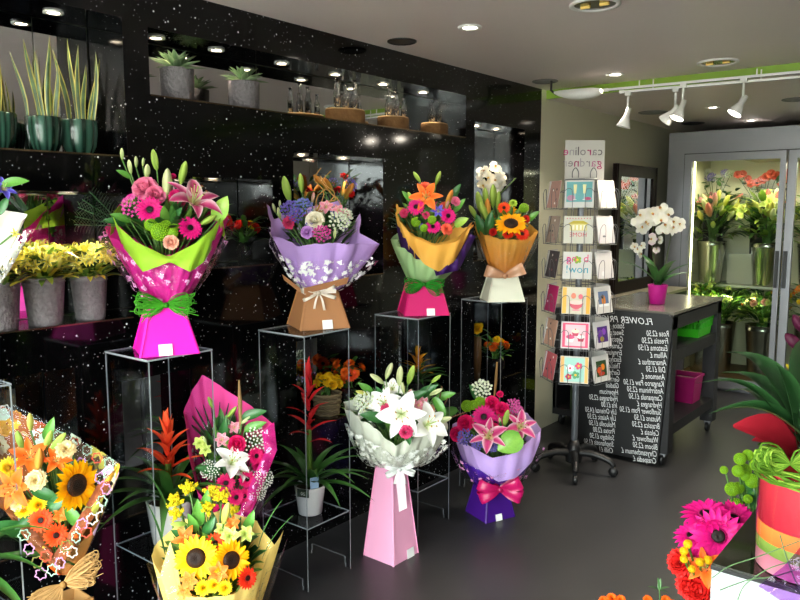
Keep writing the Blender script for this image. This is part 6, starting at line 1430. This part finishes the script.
# wrapped bromeliad arrangement in a banded cylinder
vs = thing('wrapped_vase_plant', 'red bromeliad with long dark leaves in a layered vase tied with green raffia', 'pot plant', (vx, vy, MZ))
SV = VD / FPX
def zof(py): return P(806, py, VD)[2]
R0 = .092
z0 = MZ
bands = [(z0, '#e28a9a'), (zof(540), '#d86880'), (zof(538), '#c85a78')]
def cyl(z1, z2, r, col, name, mat, col2=None, seg=40, wob=0.0):
    mb = MB(); a = np.arange(seg) / seg * 2 * PI; zz_ = np.linspace(z1, z2, 8); g = []
    for i, z in enumerate(zz_):
        rr_ = r * (1 + wob * np.sin(a * 9 + i) ); g.append(np.stack([vx + rr_ * np.cos(a), vy + rr_ * np.sin(a), np.full(seg, z)], -1))
    C = np.stack([np.tile(lin(col) * (1 - i / 7) + lin(col2 or col) * i / 7, (seg, 1)) for i in range(8)])
    mb.grid(np.array(g), C, 0, True); mb.add(g[-1], [tuple(range(seg))], col2 or col); mb.add(g[0][::-1], [tuple(range(seg))], col); return mb.obj(name, mat, vs)
cyl(z0 + .002, zof(548), R0 * .985, '#c4788a', 'pink_sand_band', MATTE, '#b06478')
cyl(zof(548), zof(536), R0 * .99, '#6f8838', 'moss_band', FIBRE, '#8aa048', wob=.012)
cyl(zof(536), zof(520), R0 * .99, '#e0642a', 'orange_sand_band', MATTE, '#e87838')
cyl(zof(520), zof(466), R0 * .98, '#c02038', 'red_wrapped_band', PAPER, '#e03a4a')
MB().lathe([(R0, z0 + .001), (R0 + .002, zof(466)), (R0 + .004, zof(464)), (R0, zof(464))], 48, '#ffffff', (vx, vy, 0)).obj('glass_cylinder', GLASS, vs)
fb_ = MB()
nB = 26
B = Bq('x', 'x', VD, 806, 462); bpy.data.objects.remove(B.root); B.root = vs
def rafring(n=46):
    mb = MB()
    for i in range(n):
        a0 = rnd.uniform(0, 6.28); zz0 = zof(rnd.uniform(456, 468)); r = R0 * rnd.uniform(1.03, 1.1)
        a = np.linspace(a0, a0 + rnd.uniform(1.5, 4), 14); mb.tube([(vx + r * math.cos(t), vy + r * math.sin(t), zz0 + .012 * math.sin(t * 2 + i)) for t in a], .0022, '#4a6e16' if i % 3 else '#7c9a34', 4, cap=False)
    c0 = B.w(790, 464, 56)
    for sd in (-1, 1):
        for i in range(26):
            d = RT * sd + ZZ * rnd.uniform(-.15, .5) ; d /= np.linalg.norm(d); L = rnd.uniform(.045, .075); h = rnd.uniform(.006, .02); nrm = np.cross(d, TO)
            mb.tube(smooth([c0, c0 + d * L * .5 + nrm * h, c0 + d * L + nrm * h * .5 + TO * .01, c0 + d * L * .5 - nrm * h, c0], 12), .0021, '#4a6e16' if i % 3 else '#7c9a34', 4, cap=False)
    mb.obj('green_raffia_bow', FIBRE, vs)
rafring()
top = np.array([vx, vy, zof(464)])
# leaves reach where the picture shows their tips: (tip px, tip py, depth)
for i, (tx, ty, td, wdt, bend_) in enumerate([(708, 414, 1.58, .030, .05), (724, 352, 1.70, .026, .06), (722, 372, 1.72, .022, .05), (694, 384, 1.66, .016, .06), (776, 364, 1.55, .030, .03), (800, 340, 1.8, .03, .04), (722, 392, 1.80, .014, .05), (840, 380, 1.6, .03, .05), (870, 420, 1.7, .03, .06), (780, 395, 1.9, .028, .05), (850, 360, 1.9, .03, .05), (760, 400, 2.0, .026, .06)]):
    tp = P(tx, ty, td - .14); b0 = top + np.array([rnd.uniform(-.03, .03), rnd.uniform(-.03, .03), .02]); nu = 12
    u = np.linspace(0, 1, nu)[:, None]; ctr = b0 * (1 - u) + tp * u + ZZ * bend_ * np.sin(PI * u)
    ax = tp - b0; sd = np.cross(ax, ZZ); sd /= np.linalg.norm(sd); nn = np.cross(sd, ax / np.linalg.norm(ax))
    w = wdt * 1.35 * (np.clip(1 - u ** 2.2, 0, 1) * .75 + .25 * np.sin(PI * u))
    v = np.linspace(-1, 1, 5)[None, :, None]
    g = ctr[:, None] + sd * (w[:, None] * v) + nn * (np.abs(v) ** 1.5 * w[:, None] * .35)
    m = MB(); m.grid(g, gcol(g, '#122e14', '#234a22', '#2f5a2e', None, 8)); m.obj('long_leaf', LEAF, vs)
for i, (tx, ty, td, L_, wd_) in enumerate([(733, 426, 1.50, 0, .034), (760, 426, 1.56, 0, .030), (800, 448, 1.50, 0, .05), (778, 440, 1.55, 0, .045), (830, 440, 1.55, 0, .045), (860, 450, 1.6, 0, .04), (752, 440, 1.60, 0, .03)]):
    tp = P(tx, ty, td - .14); b0 = top - ZZ * .01; nu = 9; u = np.linspace(0, 1, nu)[:, None]
    ctr = b0 * (1 - u) + tp * u + ZZ * .03 * np.sin(PI * u); ax = tp - b0; sd = np.cross(ax, TO * .6 + ZZ * .6); sd /= np.linalg.norm(sd); nn = np.cross(sd, ax / np.linalg.norm(ax))
    w = wd_ * np.sin(PI * np.clip(u * .9 + .08, 0, 1)) ** .8; v = np.linspace(-1, 1, 5)[None, :, None]
    g = ctr[:, None] + sd * (w[:, None] * v) + nn * (v ** 2 * w[:, None] * .3)
    m = MB(); m.grid(g, gcol(g, '#6e0a16', '#9c1628')); m.obj('red_bract', PETAL, vs)
# tissue and grass stems on the plinth
B.sheet('purple_tissue', [(758, 586, 66), (784, 566, 76), (802, 545, 74), (840, 535, 50)], [(786, 604, 74), (800, 606, 84), (822, 606, 82), (850, 600, 60)], clear('mauve_cellophane', '#c08ae0', .08, wrink=.9), '#a070c8', bow=4)
gr = MB()
for a in ([(802, 540), (760, 556), (730, 566), (712, 578)], [(800, 560), (770, 568), (745, 585), (738, 600)], [(780, 535), (786, 556), (795, 580), (806, 600)], [(806, 566), (776, 576), (748, 580), (720, 590)]):
    gr.tube(smooth([B.w(x, y, 64) for x, y in a], 14), .0011, '#5a7a50', 4)
gr.obj('grass_stems', LEAF, vs)

# gerbera arrangement beside the mirrored plinth
DG = 1.72
B = Bq('flower_arrangement', 'magenta gerberas with yellow craspedia and red lilies beside the mirrored plinth', DG, 716, 660, None, 'flowers', loc=tuple(P(700, 660, DG + .04)[:2]) + (0,))
rx, ry = B.root.location[0], B.root.location[1]; zt = P(700, 640, DG)[2]
MB().lathe([(.001, .002), (.075, .002), (.08, .01), (.095, zt), (.09, zt), (.075, .02), (.001, .015)], 32, '#4a4648', (rx, ry, 0)).obj('floor_vase', GLOSS, B.root)
B.neck = np.array([rx, ry, zt])
for a in [('gerb_mag', 718, 536, 60, 20, 8, 22), ('gerb_mag', 733, 521, 54, 0, 10, 60), ('gerb_mag', 706, 516, 54, 6, -10, 72), ('gerb_mag', 692, 536, 40, 4, -30, 60), ('gerb_mag', 704, 546, 40, 8, -20, 40), ('lily_or', 706, 568, 40, 26, -10, 30), ('carn_red', 680, 562, 34, 12, -30, 30), ('carn_red', 700, 590, 44, 26, -10, 20), ('rose_co', 712, 574, 24, 30, 0, 30), ('carn_red', 690, 585, 36, 20, -20, 20)]: B.fl(*a)
for x, y, s in ((688, 544, 9), (684, 551, 8.5), (684, 559, 8), (700, 562, 8.5), (708, 560, 8.5), (692, 569, 7.5)): B.fl('crasp', x, y, s, 40, 0, 30)
B.leaf('leaf_d', 720, 588, 30, 160, 20); B.finish()
# green button chrysanthemums behind the plinth
DC = 2.05
B = Bq('flower_arrangement', 'green button chrysanthemums on tall stems behind the mirrored plinth', DC, 752, 640, None, 'flowers', loc=tuple(P(752, 640, DC)[:2]) + (0,))
rx, ry = B.root.location[0], B.root.location[1]; zt = P(752, 640, DC)[2]
MB().lathe([(.001, .002), (.07, .002), (.075, .01), (.09, zt), (.085, zt), (.07, .02), (.001, .015)], 32, '#3a3c3a', (rx, ry, 0)).obj('floor_vase', GLOSS, B.root)
B.neck = np.array([rx, ry, zt])
for x, y, s in ((732, 489, 14), (738, 488, 12), (736, 505, 14), (752, 481, 14), (745, 470, 13), (740, 459, 12), (748, 455, 11), (756, 465, 12), (748, 499, 9), (752, 516, 9), (745, 476, 10), (724, 470, 8), (760, 480, 13), (738, 471, 12), (754, 492, 9)): B.fl('chr_g', x, y, s, rnd.uniform(-4, 12), -15, 20)
for x, y, L, a in ((750, 500, 34, 10), (742, 515, 34, -10), (756, 530, 40, 20), (746, 490, 30, -20), (760, 510, 40, 5), (752, 550, 40, 0), (742, 548, 34, -30), (756, 478, 30, 30)): B.leaf('leaf_d', x, y, L, a, 0)
B.finish()
# dark purple tulips top right of the foreground
DT = 2.3
B = Bq('flower_arrangement', 'dark purple tulips with yellow sprays behind the red bromeliad', DT, 800, 560, None, 'flowers', loc=tuple(P(812, 560, DT)[:2]) + (0,))
rx, ry = B.root.location[0], B.root.location[1]; zt = P(812, 520, DT)[2]
MB().lathe([(.001, .002), (.08, .002), (.085, .01), (.10, zt), (.095, zt), (.08, .02), (.001, .015)], 32, '#3a3034', (rx, ry, 0)).obj('floor_vase', GLOSS, B.root)
B.neck = np.array([rx, ry, zt])
for x, y, s, l in ((799, 324, 22, -30), (794, 342, 24, -45), (806, 352, 24, -30), (815, 330, 24, 10)): B.bud('tul_d', x, y, s, l, 4, 10, 1.5)
for x, y in ((796, 372), (802, 380), (806, 370)): B.fl('gold', x, y, 24, 4, 0, 30)
B.leaf('leaf_d', 806, 400, 40, 10, 0); B.finish()
# orange flowers just reaching into the bottom edge, with the rest of their display below it
def low_vase(label, px, py, d, spec, seed, rad=.10, hg=.2, col='#4a4a4e'):
    p = P(px, py, d); zt = p[2] - hg; o = thing('flower_arrangement', label, 'flowers', (p[0], p[1], 0))
    MB().lathe([(.001, .002), (.08, .002), (.085, .01), (.11, zt), (.105, zt), (.08, .02), (.001, .015)], 32, col, (p[0], p[1], 0)).obj('floor_vase', GLOSS, o)
    return o, p, zt
o, p, zt = low_vase('orange carnation heads in a floor vase without any green sprig', 612, 598, 1.95, None, 1)
g = MB()
for x, y in ((612, 598), (604, 601), (621, 600), (612, 606), (600, 610), (624, 610)):
    w = P(x, y, 1.95 + .03 * (x % 3 - 1)); place(o, 'carn_or', w, .032, TO + ZZ); g.tube([(p[0], p[1], zt), (w + np.array([p[0], p[1], zt])) / 2, w], .002, '#4a7030', 5)
g.obj('foliage', LEAF, o)
o, p, zt = low_vase('orange carnations with one thin green sprig beside the magenta gerberas', 660, 596, 1.90, None, 2)
g = MB()
for x, y in ((648, 600), (666, 600), (656, 606), (672, 604)):
    w = P(x, y, 1.9); place(o, 'carn_or', w, .03, TO + ZZ); g.tube([(p[0], p[1], zt), (w + np.array([p[0], p[1], zt])) / 2, w], .002, '#4a7030', 5)
tp = P(658, 578, 1.9); g.tube([(p[0], p[1], zt), P(660, 596, 1.9), tp], .002, '#3f6a34', 5)
for l in ((655, 588), (668, 586), (663, 591), (660, 578)): q = P(l[0], l[1], 1.9); leafblade(g, P(659, 590, 1.9), q - P(659, 590, 1.9), .03, .005, '#2f5f2a', '#4f8040', -20)
g.obj('foliage', LEAF, o)

# ================================================================== daylight through the shop front
w = bpy.data.worlds.new('sky'); SC.world = w; w.use_nodes = True; nt = w.node_tree; bg = nt.nodes['Background']
tc = N(nt, 'ShaderNodeTexCoord'); sp = N(nt, 'ShaderNodeSeparateXYZ'); cr = N(nt, 'ShaderNodeValToRGB')
nt.links.new(tc.outputs['Generated'], sp.inputs[0]); nt.links.new(sp.outputs['Z'], cr.inputs[0]); nt.links.new(cr.outputs[0], bg.inputs[0])
cr.color_ramp.elements[0].position = .0; cr.color_ramp.elements[0].color = (.30, .29, .28, 1)
cr.color_ramp.elements[1].position = .06; cr.color_ramp.elements[1].color = (.97, .98, 1.0, 1)
bg.inputs[1].default_value = 21.0
l = bpy.data.lights.new('window_portal', 'AREA'); l.shape = 'RECTANGLE'; l.size = 4.5; l.size_y = 2.26; l.cycles.is_portal = True
o = bpy.data.objects.new('window_portal', l); COL.objects.link(o); o.location = (-.7, -1.46, 1.25); o.rotation_euler = (math.radians(90), 0, 0)
SC.view_settings.view_transform = 'Standard'; SC.view_settings.look = 'None'; SC.view_settings.gamma = 1; SC.view_settings.use_curve_mapping = False
SC.view_settings.exposure = 0.40
SC.cycles.transparent_max_bounces = 32; SC.cycles.max_bounces = 10; SC.cycles.diffuse_bounces = 4; SC.cycles.glossy_bounces = 5; SC.cycles.sample_clamp_indirect = 8
SC.cycles.caustics_reflective = False; SC.cycles.caustics_refractive = False
